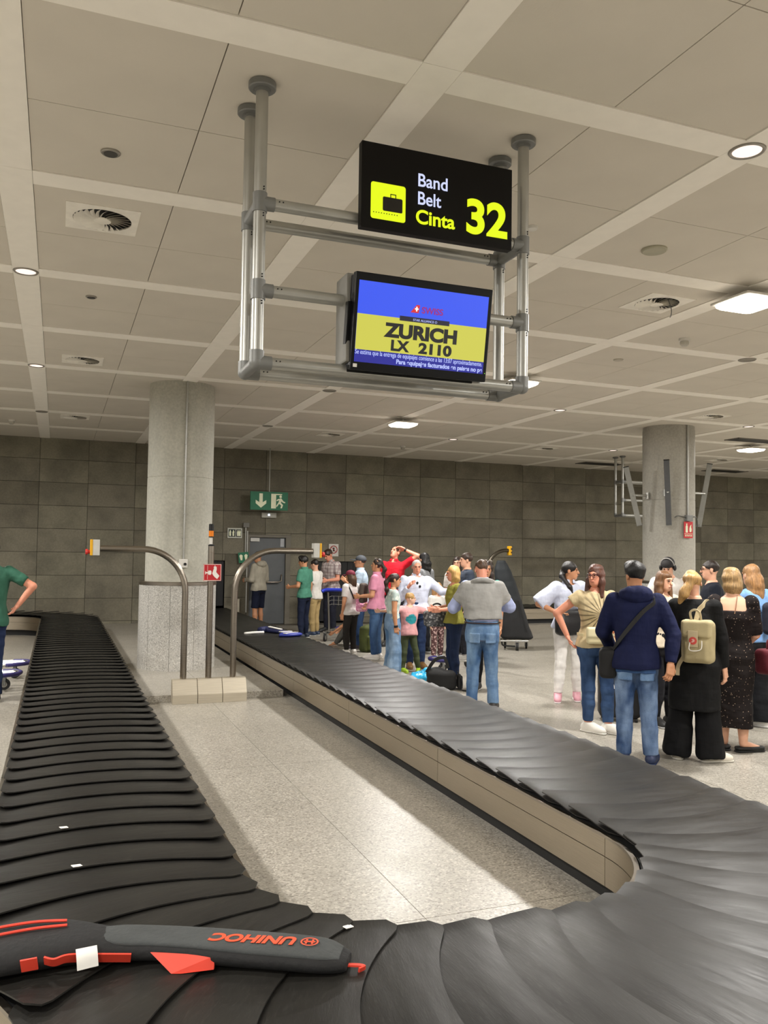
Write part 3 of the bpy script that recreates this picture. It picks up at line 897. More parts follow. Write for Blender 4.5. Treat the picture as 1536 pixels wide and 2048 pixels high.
lathe('pole_cap', [(0.037, 1.845), (0.037, 1.86), (0.02, 1.868)], M_BLACK, pole, (1.722, YQ, 0), n=20)
cyl('beacon_stem', (1.718, YQ, 1.86), (1.718, YQ, 1.95), 0.018, M_WHITE, pole, n=14)
lathe('beacon', [(0.030, 1.95), (0.030, 1.962)], M_BLACK, pole, (1.718, YQ, 0), n=20)
lathe('beacon_lens', [(0.029, 1.962), (0.029, 2.03)], mat('amber_lens', 'd9791a', 0.25, emit=0.15), pole, (1.718, YQ, 0), n=20)
lathe('beacon_cap', [(0.030, 2.03), (0.030, 2.105), (0.024, 2.112)], M_BLACK, pole, (1.718, YQ, 0), n=20)
sgn = box('stop_sign', (1.628, 1.842, YQ - 0.045, YQ - 0.04, 1.43, 1.632), M_RED, pole, bevel=0.001)
FH = frame_at((1.628, YQ - 0.0455, 1.43), (1, 0, 0), (0, 0, 1))
poly('hand_mark', [(0.105, 0.09), (0.125, 0.155), (0.118, 0.165), (0.132, 0.172), (0.135, 0.19), (0.147, 0.165), (0.155, 0.175), (0.158, 0.14), (0.152, 0.105), (0.192, 0.06), (0.165, 0.022), (0.13, 0.05), (0.112, 0.075)], 0.001, M_SIGNW, sgn, FH)
poly('button_mark', [(0.022, 0.115), (0.022, 0.078), (0.03, 0.078), (0.03, 0.09), (0.055, 0.09), (0.058, 0.075), (0.085, 0.072), (0.095, 0.085), (0.096, 0.115), (0.085, 0.125), (0.058, 0.122), (0.055, 0.105), (0.03, 0.105), (0.03, 0.115)], 0.001, M_SIGNW, sgn, FH)
bm = bmesh.new()
for a, b, c, d in ((0.003, 0.211, 0.003, 0.008), (0.003, 0.211, 0.194, 0.199), (0.003, 0.008, 0.003, 0.199), (0.206, 0.211, 0.003, 0.199), (0.048, 0.0505, 0.018, 0.185)): add_box(bm, a, b, c, d, 0, 0.0008)
bmesh.ops.transform(bm, matrix=FH, verts=bm.verts); from_bm('border_mark', bm, M_SIGNW, sgn)

st2 = empty('emergency_stop_post', 'dark arched stop arm with yellow box behind the leaning black case', 'stand')
M_DARKST = mat_brushed('dark_steel', '5c564c', 0.4)
tube('arch', [(p[0], p[1], p[2]) for p in arch_pts(8.02, 14.95, 1, 0.42, 1.86, 8.50)], 0.037, M_DARKST, st2, n=14)
box('base_box', (7.88, 8.16, 14.82, 15.08, 0.0, 0.25), M_BASE, st2, bevel=0.01)
sb = box('switch_box', (8.49, 8.55, 14.89, 15.01, 1.76, 1.95), M_YEL, st2, bevel=0.02)
for z, c in ((1.89, '2a2622'), (1.82, '4a3a20')): cyl('switch_button', (8.53, 14.885, z), (8.53, 14.875, z), 0.016, mat('switch_' + c, c, 0.5), sb, n=12)

# ------------------------------------------------------------------ pillar fittings
cd = empty('pillar_conduit', 'grey conduit down the left pillar ending in a small white switch box', 'conduit')
tube('pipe', [(1.67, 12.188, 4.21), (1.67, 12.188, 3.0), (1.672, 12.188, 2.2), (1.672, 12.188, 1.66)], 0.012, M_RAIL, cd, n=10)
for z in (3.9, 3.3, 2.75, 2.3, 1.95): box('clip', (1.65, 1.69, 12.175, 12.205, z, z + 0.012), M_RAIL, cd)
b = box('switch_box', (1.613, 1.727, 12.14, 12.21, 1.54, 1.66), M_WHITE, cd, bevel=0.006)
cyl('knob', (1.69, 12.14, 1.59), (1.69, 12.125, 1.59), 0.02, M_BLACK, b, n=14)
cd2 = empty('pillar_conduit', 'grey conduit and junction box above the fire sign on the right pillar', 'conduit')
tube('pipe', [(10.755, 12.345, 4.21), (10.755, 12.345, 3.4), (10.757, 12.35, 2.9), (10.757, 12.35, 2.5)], 0.018, M_RAIL, cd2, n=10)
box('junction_box', (10.70, 10.83, 12.30, 12.38, 2.44, 2.55), M_JOINT, cd2, bevel=0.005)
M_CABLE = mat('grey_cable', '4a4a48', 0.6)
tube('cable', spline([(10.42, 12.30, 2.50), (10.50, 12.33, 2.53), (10.62, 12.34, 2.52), (10.70, 12.34, 2.50)]), 0.009, M_CABLE, cd2, n=6)
tube('cable', spline([(10.83, 12.36, 2.50), (10.98, 12.42, 2.53), (11.10, 12.5, 2.47), (11.22, 12.62, 2.36), (11.42, 12.8, 2.40)]), 0.009, M_CABLE, cd2, n=6)
fs = empty('fire_sign', 'small red fire extinguisher sign on the right pillar', 'sign')
box('plate', (10.655, 10.855, 12.335, 12.34, 2.13, 2.43), M_RED, fs)
FF = frame_at((10.655, 12.334, 2.13), (1, 0, 0), (0, 0, 1))
poly('extinguisher_mark', [(0.035, 0.10), (0.085, 0.10), (0.085, 0.21), (0.072, 0.235), (0.075, 0.265), (0.045, 0.265), (0.05, 0.235), (0.035, 0.21)], 0.001, M_PALE, fs, FF)
poly('flame_mark', [(0.125, 0.11), (0.165, 0.11), (0.175, 0.16), (0.16, 0.2), (0.165, 0.25), (0.135, 0.22), (0.12, 0.17)], 0.001, M_PALE, fs, FF)
poly('rule_mark', [(0.01, 0.075), (0.19, 0.075), (0.19, 0.082), (0.01, 0.082)], 0.001, M_PALE, fs, FF)
text('text_extinguisher', 'EXTINTOR', 0.04, M_PALE, fs, FF, 0.02, 0.03, fit=0.16, bold=0.001)

for (bx0, bx1, by0, by1, z0, z1), br, lab in (((10.312, 10.085, 12.33, 12.12, 2.36, 3.50), (10.385, 12.50), 'dark slim lamp bar tilted on the front of the right pillar'),
        ((10.03, 9.73, 12.80, 12.80, 2.36, 3.42), (10.235, 12.80), 'slim lamp bar tilted out on the left of the right pillar'),
        ((11.43, 11.70, 12.82, 12.82, 2.38, 3.58), (11.225, 12.82), 'slim lamp bar tilted out on the right of the right pillar')):
    t = empty('lamp_bar', lab, 'lamp')
    p0, p1 = Vector((bx0, by0, z0)), Vector((bx1, by1, z1)); ax = (p1 - p0); L = ax.length; ax.normalize()
    side = Vector((0.84, -0.54, 0)); side = (side - ax * side.dot(ax)).normalized(); Fb = frame_at(p0, side, ax)
    box('bar', (-0.047, 0.047, 0, L, -0.05, 0.0), mat('lamp_bar_grey', '8d8d88', 0.45) if 'dark' not in lab else mat('lamp_bar_dark', '55575a', 0.45), t, 0.004, Fb)
    box('end_cap', (-0.05, 0.05, L, L + 0.012, -0.055, 0.004), M_BLACK, t, 0, Fb)
    box('end_cap', (-0.05, 0.05, -0.012, 0.0, -0.055, 0.004), M_JOINT, t, 0, Fb)
    mid = p0 + ax * L * 0.52
    tube('bracket', [tuple(mid), (br[0], br[1], mid.z)], 0.022, M_RAIL, t, n=10)
    tube('bracket_plate', [(br[0] - 0.02, br[1], mid.z - 0.06), (br[0] - 0.02, br[1], mid.z + 0.06)], 0.035, M_RAIL, t, n=10)

# ------------------------------------------------------------------ ceiling fittings
M_LIT = emis('downlight_lit', 'ffe9dc', 1.3); M_UNLIT = mat('downlight_dark', '8d877c', 0.3)
M_RIM = mat('downlight_rim', '9a958c', 0.35, 0.4)
DL = [(3.73, 3.775, 1, 'lit round downlight at the strip crossing right of the belt sign'), (-0.33, 7.89, 1, 'lit round downlight on the left strip near the left edge'),
      (-0.335, 12.0, 1, 'smaller lit downlight farther along the left strip'), (-0.335, 16.1, 0, 'dark downlight at the far end of the left strip'),
      (3.74, 12.0, 0, 'dark downlight on the strip just below the pipe frame'), (3.74, 15.99, 0, 'dark downlight far along the strip beyond the pipe frame'),
      (7.78, 7.89, 0, 'dark downlight at the right edge beside the white smoke detector'), (7.77, 11.98, 1, 'lit downlight on the ceiling right of the pipe frame corner'),
      (11.86, 12.0, 1, 'lit downlight above and right of the right pillar'), (7.79, 16.1, 1, 'lit distant downlight in the middle, near the back wall'), (11.89, 16.12, 1, 'lit distant downlight left of the right pillar')]
for x, y, lit, lab in DL:
    t = empty('downlight', lab, 'downlight', (x, y, CEIL))
    bm = bmesh.new()
    n = 32; prof = [(0.082, -0.004), (0.086, -0.016), (0.10, -0.017), (0.106, -0.008)]
    rings = [[bm.verts.new((r * math.cos(2 * math.pi * i / n), r * math.sin(2 * math.pi * i / n), z)) for i in range(n)] for r, z in prof]
    for a, b in zip(rings, rings[1:] + rings[:1]):
        for i in range(n): bm.faces.new((a[i], a[(i + 1) % n], b[(i + 1) % n], b[i]))
    from_bm('rim', bm, M_RIM, t, smooth=True)
    lathe('lens', [(0.083, -0.0095), (0.083, -0.011), (0.04, -0.013)], M_LIT if lit else M_UNLIT, t, n=24)
def disc(name, x, y, r, zz, m, lab, cat, rim=None):
    t = empty(name, lab, cat, (x, y, CEIL))
    lathe('body', [(r, 0), (r, -zz * 0.6), (r * 0.9, -zz)], m, t, n=28)
    if rim: lathe('grille', [(r * 0.72, -zz), (r * 0.68, -zz - 0.004)], rim, t, n=24)
    return t
M_GRIL = mat('speaker_grille', '45433f', 0.6, bmp=0.3, bscale=400)
disc('ceiling_speaker', 0.23, 5.29, 0.058, 0.012, M_RIM, 'round dark ceiling speaker above the nearest left vent', 'speaker', M_GRIL)
disc('ceiling_speaker', 0.23, 8.47, 0.052, 0.012, M_RIM, 'round dark ceiling speaker between the first two left vents', 'speaker', M_GRIL)
disc('ceiling_disc', 4.31, 5.32, 0.10, 0.02, mat('grey_dome', 'a8a48f', 0.5), 'flat grey disc on the ceiling right of the sign', 'detector')
disc('ceiling_disc', 3.19, 5.30, 0.042, 0.02, M_WHITE, 'small white disc on the ceiling beside the frame post', 'detector')
disc('ceiling_disc', 6.39, 8.56, 0.06, 0.012, mat('pale_ring', 'b5aea0', 0.5), 'pale ring on the ceiling right of the monitor', 'detector')
for x, y, lab in ((6.42, 7.42, 'white smoke detector hung near the right vent'), (7.3, 17.72, 'tiny white smoke detector near the back wall'), (-0.89, 17.5, 'small white smoke detector at the far left')):
    t = empty('smoke_detector', lab, 'detector', (x, y, CEIL))
    lathe('base', [(0.06, 0), (0.06, -0.03)], M_WHITE, t, n=20); lathe('head', [(0.045, -0.03), (0.05, -0.045), (0.047, -0.07), (0.03, -0.085)], mat('detector_head', 'bdb9ae', 0.5), t, n=20)

def vent(x, y, lab):
    t = empty('swirl_vent', lab, 'air vent', (x, y, CEIL), group='square swirl vents in the ceiling')
    s, ri = 0.252, 0.205
    bm = bmesh.new(); n = 48
    outer = []
    for i in range(n):
        a = 2 * math.pi * i / n; c, q = math.cos(a), math.sin(a); k = s / max(abs(c), abs(q)); outer.append((c * k, q * k))
    ro = [bm.verts.new((a, b, -0.006)) for a, b in outer]; rt_ = [bm.verts.new((a, b, 0.0)) for a, b in outer]
    rin = [bm.verts.new((ri * math.cos(2 * math.pi * i / n), ri * math.sin(2 * math.pi * i / n), -0.010)) for i in range(n)]
    riu = [bm.verts.new((ri * math.cos(2 * math.pi * i / n), ri * math.sin(2 * math.pi * i / n), 0.0)) for i in range(n)]
    for i in range(n):
        j = (i + 1) % n
        bm.faces.new((ro[i], ro[j], rin[j], rin[i])); bm.faces.new((ro[i], rt_[i], rt_[j], ro[j])); bm.faces.new((rin[i], rin[j], riu[j], riu[i]))
    from_bm('plate', bm, mat('vent_white', 'f4efe4', 0.5), t)
    lathe('backing', [(ri, -0.0015), (ri, -0.0005)], M_BLACK, t, n=32)
    bm = bmesh.new(); nb = 24
    for i in range(nb):
        a = 2 * math.pi * i / nb
        for_pts = []
        for q in range(5):
            r = 0.06 + (ri - 0.064) * q / 4; w = 0.010 + 0.016 * q / 4; sw = a + 0.35 * (q / 4)
            d = Vector((math.cos(sw), math.sin(sw), 0)); nn = Vector((-d.y, d.x, 0))
            for_pts.append((bm.verts.new(d * r + nn * w + Vector((0, 0, -0.003))), bm.verts.new(d * r - nn * w * 0.35 + Vector((0, 0, -0.022)))))
        for p, q in zip(for_pts, for_pts[1:]): bm.faces.new((p[0], p[1], q[1], q[0]))
    bmesh.ops.recalc_face_normals(bm, faces=bm.faces)
    o = from_bm('vanes', bm, mat('vane_white', 'efeade', 0.5), t, smooth=True); o['kind'] = 'stuff'
    lathe('hub', [(0.066, -0.012), (0.06, -0.018)], mat('vane_white', 'efeade', 0.5), t, n=24)
    return t
for x, y, lab in ((0.235, 6.41, 'large square swirl vent at left, nearest to the camera'), (0.23, 11.43, 'second square swirl vent from the camera in the left row'), (0.23, 16.57, 'far small swirl vent in the left row before the back wall'),
                  (5.27, 6.47, 'square swirl vent with a dangling wire, right of the monitor'), (10.47, 11.45, 'swirl vent above the right pillar'), (10.36, 16.63, 'distant swirl vent left of the right pillar near the wall'),
                  (5.22, 16.65, 'distant swirl vent near the glowing lamp in the middle'), (15.44, 16.62, 'distant swirl vent right of the right pillar')):
    v = vent(x, y, lab)
    if x == 5.27:
        tube('wire', spline([(-0.03, -0.19, -0.01), (-0.015, -0.2, -0.06), (0.005, -0.2, -0.12), (0.0, -0.2, -0.17), (-0.012, -0.2, -0.19)]), 0.004, M_CABLE, v, n=6)
for x, y, sx_, sy_, lab in ((13.45, 13.45, 0.62, 0.2, 'dark ceiling slot beside the lamp at the right edge'), (13.42, 18.75, 0.62, 0.25, 'dark ceiling slot left of the distant pipe frame'), (17.6, 18.7, 0.62, 0.25, 'dark ceiling slot right of the right pillar near the wall')):
    t = empty('ceiling_slot', lab, 'air vent', (x, y, CEIL))
    bm = bmesh.new()
    for b in ((-sx_, sx_, -sy_, -sy_ + 0.03), (-sx_, sx_, sy_ - 0.03, sy_), (-sx_, -sx_ + 0.03, -sy_, sy_), (sx_ - 0.03, sx_, -sy_, sy_)): add_box(bm, *b, -0.014, 0)
    from_bm('frame', bm, mat('slot_frame', '6d675d', 0.6), t)
    box('opening', (-sx_ + 0.03, sx_ - 0.03, -sy_ + 0.03, sy_ - 0.03, -0.010, -0.001), mat('slot_dark', '2b2926', 0.8), t)

# ------------------------------------------------------------------ signs at the back wall
ex = empty('exit_sign', 'green exit sign with arrow and running figure hung by a rod', 'sign')
YE = 19.55
def sc_(v, y=20.04): return 1.82 + (v - 1.82) * YE / y
ex0, ex1, ez0, ez1 = 4.30 * YE / 20.04, 5.23 * YE / 20.04, sc_(2.765), sc_(3.21)
box('plate', (ex0, ex1, YE, YE + 0.04, ez0, ez1), M_GREEN, ex, 0.004)
cyl('rod', ((ex0 + ex1) / 2, YE + 0.02, ez1), ((ex0 + ex1) / 2, YE + 0.02, CEIL), 0.012, M_RAIL, ex, n=8)
FE = frame_at((ex0, YE - 0.0005, ez0), (1, 0, 0), (0, 0, 1)); w_, h_ = ex1 - ex0, ez1 - ez0
def q(*ps): return [(a * w_, b * h_) for a, b in ps]
poly('arrow_mark', q((0.235, 0.9), (0.235, 0.42), (0.14, 0.54), (0.14, 0.36), (0.28, 0.12), (0.42, 0.36), (0.42, 0.54), (0.325, 0.42), (0.325, 0.9)), 0.001, M_PALE, ex, FE)
poly('doorway_mark', q((0.55, 0.1), (0.55, 0.9), (0.84, 0.9), (0.84, 0.84), (0.68, 0.84), (0.68, 0.1)), 0.001, M_PALE, ex, FE)
poly('runner_mark', q((0.73, 0.62), (0.82, 0.66), (0.88, 0.5), (0.93, 0.46), (0.92, 0.40), (0.86, 0.43), (0.83, 0.5), (0.81, 0.42), (0.87, 0.3), (0.84, 0.12), (0.80, 0.12), (0.82, 0.28), (0.76, 0.36), (0.72, 0.22), (0.69, 0.18), (0.69, 0.25), (0.75, 0.45), (0.76, 0.57), (0.71, 0.5), (0.69, 0.54)), 0.001, M_PALE, ex, FE)
poly('head_mark', [(a * w_, b * h_) for a, b in ngon(0.80, 0.75, 0.035, 0.075, 14)], 0.001, M_PALE, ex, FE)
em = empty('emergency_light', 'pale emergency light box under the green exit sign', 'lamp')
box('case', (4.57, 4.93, 19.96, 20.03, 2.575, 2.70), mat('emergency_case', 'b3b1a6', 0.5), em, 0.008)
cyl('spot', (4.745, 19.962, 2.645), (4.745, 19.95, 2.645), 0.022, emis('led_white', 'dce8ff', 5.0), em, n=14)
wc = empty('pictogram_sign', 'white framed sign with two dark pictogram panels left of the door', 'sign')
box('plate', (3.76, 4.11, 20.0, 20.025, 2.07, 2.31), mat('sign_frame_white', 'c9cabf', 0.5), wc, 0.003)
FW = frame_at((3.76, 19.9995, 2.07), (1, 0, 0), (0, 0, 1))
for a, b in ((0.025, 0.19), (0.205, 0.325)):
    pnl = poly('dark_panel', rrect(a, b, 0.03, 0.21, 0.005), 0.001, mat('pictogram_dark', '15211c', 0.5), wc, FW)
FW2 = FW @ Matrix.Translation((0, 0, 0.0015))
for cx in (0.065, 0.14, 0.25, 0.295):
    poly('figure_mark', [(cx - 0.02, 0.05), (cx + 0.02, 0.05), (cx + 0.018, 0.12), (cx + 0.026, 0.15), (cx + 0.012, 0.165), (cx + 0.012, 0.19), (cx - 0.012, 0.19), (cx - 0.012, 0.165), (cx - 0.026, 0.14)], 0.001, M_PALE, wc, FW2)
wp = empty('wall_conduit', 'thin conduit with a box beside the door, running down to a dark unit', 'conduit')
cyl('pipe', (4.19, 19.97, 1.48), (4.19, 19.97, 2.36), 0.013, M_RAIL, wp, n=8)
cyl('pipe', (4.235, 19.98, 0.3), (4.235, 19.98, 2.25), 0.017, M_RAIL, wp, n=8)
box('box', (4.13, 4.27, 19.95, 20.02, 2.33, 2.44), M_HOUS, wp, 0.005); box('dark_unit', (4.11, 4.27, 19.93, 20.02, 1.40, 1.48), M_BLACK, wp, 0.005)
asg = box('assembly_sign', (-0.125, 0.125, -0.004, 0.004, -0.125, 0.125), M_GREEN, None, 0.002); asg.location = (4.145, 19.94, 1.61); asg.rotation_euler = (0, R(-6), 0)
tag(asg, 'tilted green square sign with pale marks left of the door', 'sign')
FA = frame_at((0, -0.005, 0), (1, 0, 0), (0, 0, 1))
poly('arrow_mark', [(-0.10, 0.05), (-0.06, 0.08), (-0.02, 0.05), (-0.035, -0.06), (-0.075, -0.06)], 0.001, M_PALE, asg, FA)
poly('arrow_mark', [(0.02, 0.05), (0.06, 0.08), (0.10, 0.05), (0.075, -0.06), (0.035, -0.06)], 0.001, M_PALE, asg, FA)
ns = empty('prohibition_sign', 'white square sign with a red ring on the back wall', 'sign')
box('plate', (6.29, 6.54, 20.005, 20.025, 1.66, 1.97), mat('notice_white', 'd6d2cb', 0.5), ns)
bm = bmesh.new(); FN = frame_at((6.415, 20.003, 1.83), (1, 0, 0), (0, 0, 1))
o_ = [bm.verts.new((0.1 * math.cos(2 * math.pi * i / 28), 0.1 * math.sin(2 * math.pi * i / 28), 0)) for i in range(28)]; i_ = [bm.verts.new((0.078 * math.cos(2 * math.pi * i / 28), 0.078 * math.sin(2 * math.pi * i / 28), 0)) for i in range(28)]
for i in range(28): bm.faces.new((o_[i], o_[(i + 1) % 28], i_[(i + 1) % 28], i_[i]))
bmesh.ops.transform(bm, matrix=FN, verts=bm.verts); from_bm('ring_mark', bm, mat('ring_red', 'a0302c', 0.5), ns)
poly('bar_mark', [(-0.06, 0.05), (-0.05, 0.06), (0.06, -0.05), (0.05, -0.06)], 0.001, mat('ring_red', 'a0302c', 0.5), ns, FN)
poly('symbol_mark', [(-0.02, -0.045), (0.02, -0.045), (0.02, 0.05), (-0.02, 0.05)], 0.0005, M_BLACK, ns, FN)
tag(box('switch', (5.56, 5.63, 20.0, 20.03, 1.5, 1.56), M_BLACK, None, 0.003), 'small dark switch on the wall right of the door', 'switch')
tag(box('door_guard', (4.03, 4.08, 19.99, 20.035, 0.0, 0.62), mat('guard_cream', 'cfc8b6', 0.5), None, 0.004), 'short cream guard strip on the wall left of the door', 'guard')

# ------------------------------------------------------------------ stick bags on the belt
M_BAGTOP = mat('bag_grey_cloth', '3c3f3f', 0.85, var=0.14, bmp=0.45, bscale=45)
M_BAGBLK = mat('bag_black_cloth', '0c0c0d', 0.8, bmp=0.4, bscale=40)
M_BAGRED = mat('bag_red_trim', 'd8402c', 0.6)
M_ORANGE = mat('bag_orange_print', 'e0512f', 0.55, var=0)
def loft_path(name, ctrl, m, parent, k=8, n=20, e=2.6):
    """ctrl rows: x, y, half width, z bottom, z top ; rounded cross-sections swept along the rows"""
    rows = []
    C_ = [np.array(c, float) for c in ctrl]
    for i in range(len(C_) - 1):
        p0, p1, p2, p3 = C_[max(i - 1, 0)], C_[i], C_[i + 1], C_[min(i + 2, len(C_) - 1)]
        for j in range(k):
            t = j / k
            rows.append(0.5 * (2 * p1 + (p2 - p0) * t + (2 * p0 - 5 * p1 + 4 * p2 - p3) * t * t + (3 * p1 - p0 - 3 * p2 + p3) * t ** 3))
    rows.append(C_[-1]); bm = bmesh.new(); rings = []
    for i, r in enumerate(rows):
        d = Vector((rows[min(i + 1, len(rows) - 1)][:2] - rows[max(i - 1, 0)][:2])).normalized(); nn = Vector((-d.y, d.x))
        ring = []
        for a in range(n):
            th = 2 * math.pi * a / n; c, s = math.cos(th), math.sin(th)
            u = math.copysign(abs(c) ** (2 / e), c) * max(r[2], 1e-3); zz = (r[3] + r[4]) / 2 + math.copysign(abs(s) ** (2 / e), s) * (r[4] - r[3]) / 2
            ring.append(bm.verts.new((r[0] + nn.x * u, r[1] + nn.y * u, zz)))
        rings.append(ring)
    for a, b in zip(rings, rings[1:]):
        for i in range(n): bm.faces.new((a[i], a[(i + 1) % n], b[(i + 1) % n], b[i]))
    bm.faces.new(rings[0][::-1]); bm.faces.new(rings[-1])
    return from_bm(name, bm, m, parent, smooth=True)

ZT = 0.417
sb = empty('stick_bag', 'black and grey stick bag with red trim lying on the belt in front', 'sports bag')
body = [(-0.42, 3.12, 0.05, ZT, ZT + 0.05), (-0.34, 3.14, 0.125, ZT, ZT + 0.09), (-0.16, 3.15, 0.15, ZT, ZT + 0.10), (0.0, 3.155, 0.15, ZT, ZT + 0.095), (0.14, 3.115, 0.105, ZT, ZT + 0.09), (0.24, 3.085, 0.085, ZT, ZT + 0.085), (0.36, 3.045, 0.082, ZT, ZT + 0.08),
        (0.50, 2.98, 0.085, ZT, ZT + 0.078), (0.64, 2.905, 0.09, ZT, ZT + 0.076), (0.78, 2.83, 0.09, ZT, ZT + 0.074), (0.88, 2.775, 0.088, ZT, ZT + 0.07), (0.945, 2.742, 0.06, ZT, ZT + 0.055), (0.958, 2.735, 0.03, ZT + 0.01, ZT + 0.045)]
body = [(a, b, c, d, ZT + (e - ZT) * (0.84 if a > 0.2 else 0.93)) for a, b, c, d, e in body]
loft_path('bag_body', body, M_BAGBLK, sb)
topc = [(0.16, 3.125, 0.03, ZT + 0.078, ZT + 0.092), (0.24, 3.092, 0.068, ZT + 0.06, ZT + 0.091), (0.36, 3.052, 0.07, ZT + 0.055, ZT + 0.087), (0.50, 2.987, 0.073, ZT + 0.055, ZT + 0.085), (0.64, 2.912, 0.078, ZT + 0.05, ZT + 0.083), (0.78, 2.837, 0.078, ZT + 0.05, ZT + 0.081), (0.88, 2.782, 0.074, ZT + 0.045, ZT + 0.076), (0.935, 2.752, 0.05, ZT + 0.04, ZT + 0.06)]
topc = [(a, b, c, ZT + (d - ZT) * 0.84, ZT + (e - ZT) * 0.84) for a, b, c, d, e in topc]
loft_path('top_panel', topc, M_BAGTOP, sb, e=3.2)
for off in (0.0, 0.055):
    tube('piping', spline([(-0.38, 3.10 + off * 1.1, ZT + 0.083), (-0.22, 3.125 + off * 1.1, ZT + 0.100), (-0.05, 3.16 + off, ZT + 0.097), (0.07, 3.165 + off * 0.7, ZT + 0.092)]), 0.005, M_BAGRED, sb, n=6)
tube('pull_strap', spline([(0.00, 2.995, ZT + 0.06), (0.03, 2.982, ZT + 0.055), (0.07, 2.985, ZT + 0.06), (0.14, 2.998, ZT + 0.045), (0.22, 2.992, ZT + 0.035), (0.27, 2.985, ZT + 0.03)]), 0.018, M_BAGRED, sb, flat=0.003, upv=(0, 1, 0.6))
tube('red_patch', spline([(-0.07, 3.0, ZT + 0.05), (-0.02, 2.993, ZT + 0.055)]), 0.022, M_BAGRED, sb, flat=0.003, upv=(0, 1, 0.3))
tgm = tube('luggage_tag', spline([(0.128, 2.992, ZT + 0.082), (0.130, 2.968, ZT + 0.066), (0.133, 2.958, ZT + 0.03)]), 0.033, mat('tag_white', 'dedcd6', 0.5), sb, flat=0.002, upv=(0, -0.6, 1))
bm = bmesh.new()
for i in range(9): add_box(bm, 0.104 + 0.0062 * i, 0.104 + 0.0062 * i + (0.0024 if i % 3 else 0.0038), 2.9665, 2.9685, ZT + 0.036, ZT + 0.064)
tag(from_bm('barcode', bm, mat('barcode_grey', '77767a', 0.6), tgm), kind='stuff')
tube('zip_pull', [(-0.185, 3.0, ZT + 0.095), (-0.18, 2.985, ZT + 0.06), (-0.178, 2.98, ZT + 0.015)], 0.006, M_BAGRED, sb, flat=0.003, upv=(0, 1, 0))
bm = bmesh.new()
v = [bm.verts.new(p) for p in ((0.33, 2.972, ZT + 0.045), (0.53, 2.875, ZT + 0.045), (0.525, 2.862, ZT + 0.006), (0.42, 2.875, ZT + 0.004), (0.39, 2.885, ZT + 0.004))]
f = bm.faces.new(v); rr = bmesh.ops.extrude_face_region(bm, geom=[f])
for g in rr['geom']:
    if isinstance(g, bmesh.types.BMVert): g.co += Vector((0.004, 0.008, 0))
from_bm('red_flap', bm, M_BAGRED, sb)
tube('end_loop', spline([(0.935, 2.72, ZT + 0.02), (0.98, 2.705, ZT + 0.018), (1.0, 2.70, ZT + 0.012), (0.975, 2.69, ZT + 0.01)]), 0.008, M_BAGRED, sb, flat=0.003)
ud = Vector((-0.9, 0.436, 0)).normalized(); FB = frame_at((0.815, 2.858, ZT + 0.0682), ud, Vector((-ud.y, ud.x, 0.02)))
text('text_brand', 'UNIHOC', 0.078, M_ORANGE, sb, FB, 0.0, 0.006, w=0.0025, bold=0.0030, fit=0.30, shear=0.2)
bm = bmesh.new()
for k in range(28):
    a0, a1 = 2 * math.pi * k / 28, 2 * math.pi * (k + 1) / 28
    vs = [bm.verts.new((r * math.cos(a), r * math.sin(a), 0)) for r, a in ((0.031, a0), (0.031, a1), (0.025, a1), (0.025, a0))]; bm.faces.new(vs)
for b in ((-0.02, 0.02, -0.004, 0.004), (-0.014, -0.007, -0.017, 0.017), (0.007, 0.014, -0.017, 0.017)): add_box(bm, *b, -0.0005, 0.0005)
bmesh.ops.transform(bm, matrix=FB @ Matrix.Translation((-0.042, 0.03, 0.002)), verts=bm.verts); from_bm('round_logo', bm, M_ORANGE, sb)

sb2 = empty('stick_bag', 'blue and white stick bag with a white shaft lying far along the right belt', 'sports bag')
M_NAVY = mat('navy_cloth', '1d2350', 0.7); M_BLUEW = mat('blue_blade', '2c3a9a', 0.5)
loft_path('shaft', [(2.90, 13.74, 0.02, ZT, ZT + 0.035), (3.05, 13.80, 0.026, ZT, ZT + 0.04), (3.24, 13.84, 0.026, ZT, ZT + 0.04)], M_SIGNW, sb2, k=3, n=10)
loft_path('bag_body', [(3.20, 13.95, 0.05, ZT, ZT + 0.09), (3.32, 14.02, 0.07, ZT, ZT + 0.10), (3.46, 13.86, 0.07, ZT, ZT + 0.075), (3.58, 13.62, 0.06, ZT, ZT + 0.05)], M_NAVY, sb2, k=4, n=12)
loft_path('blade', [(3.36, 13.26, 0.05, ZT, ZT + 0.05), (3.46, 13.25, 0.14, ZT, ZT + 0.065), (3.60, 13.32, 0.16, ZT, ZT + 0.065), (3.68, 13.42, 0.10, ZT, ZT + 0.05)], M_BLUEW, sb2, k=4, n=14)
for a, b in (((3.42, 13.16, ZT + 0.062), (3.66, 13.30, ZT + 0.06)), ((3.40, 13.36, ZT + 0.068), (3.62, 13.5, ZT + 0.06)), ((3.36, 13.95, ZT + 0.10), (3.52, 13.75, ZT + 0.07))):
    tube('stripe', [a, b], 0.03, M_SIGNW, sb2, flat=0.006)

# small litter on the floor edge and on the belts
for x, y, z, r_, lab in ((1.05, 3.02, 0.42, 0.02, 'tiny scrap of paper on the inner belt edge'), (0.12, 3.98, 0.42, 0.022, 'small white scrap on the left belt near its bend'), (0.07, 4.52, 0.425, 0.02, 'tiny pale scrap farther up the left belt')):
    o = box('paper_scrap', (-r_, r_, -r_ * 0.5, r_ * 0.5, 0, 0.003), M_SIGNW, None); o.location = (x, y, z); o.rotation_euler = (0.1, 0.15, 0.5); tag(o, lab, 'litter')

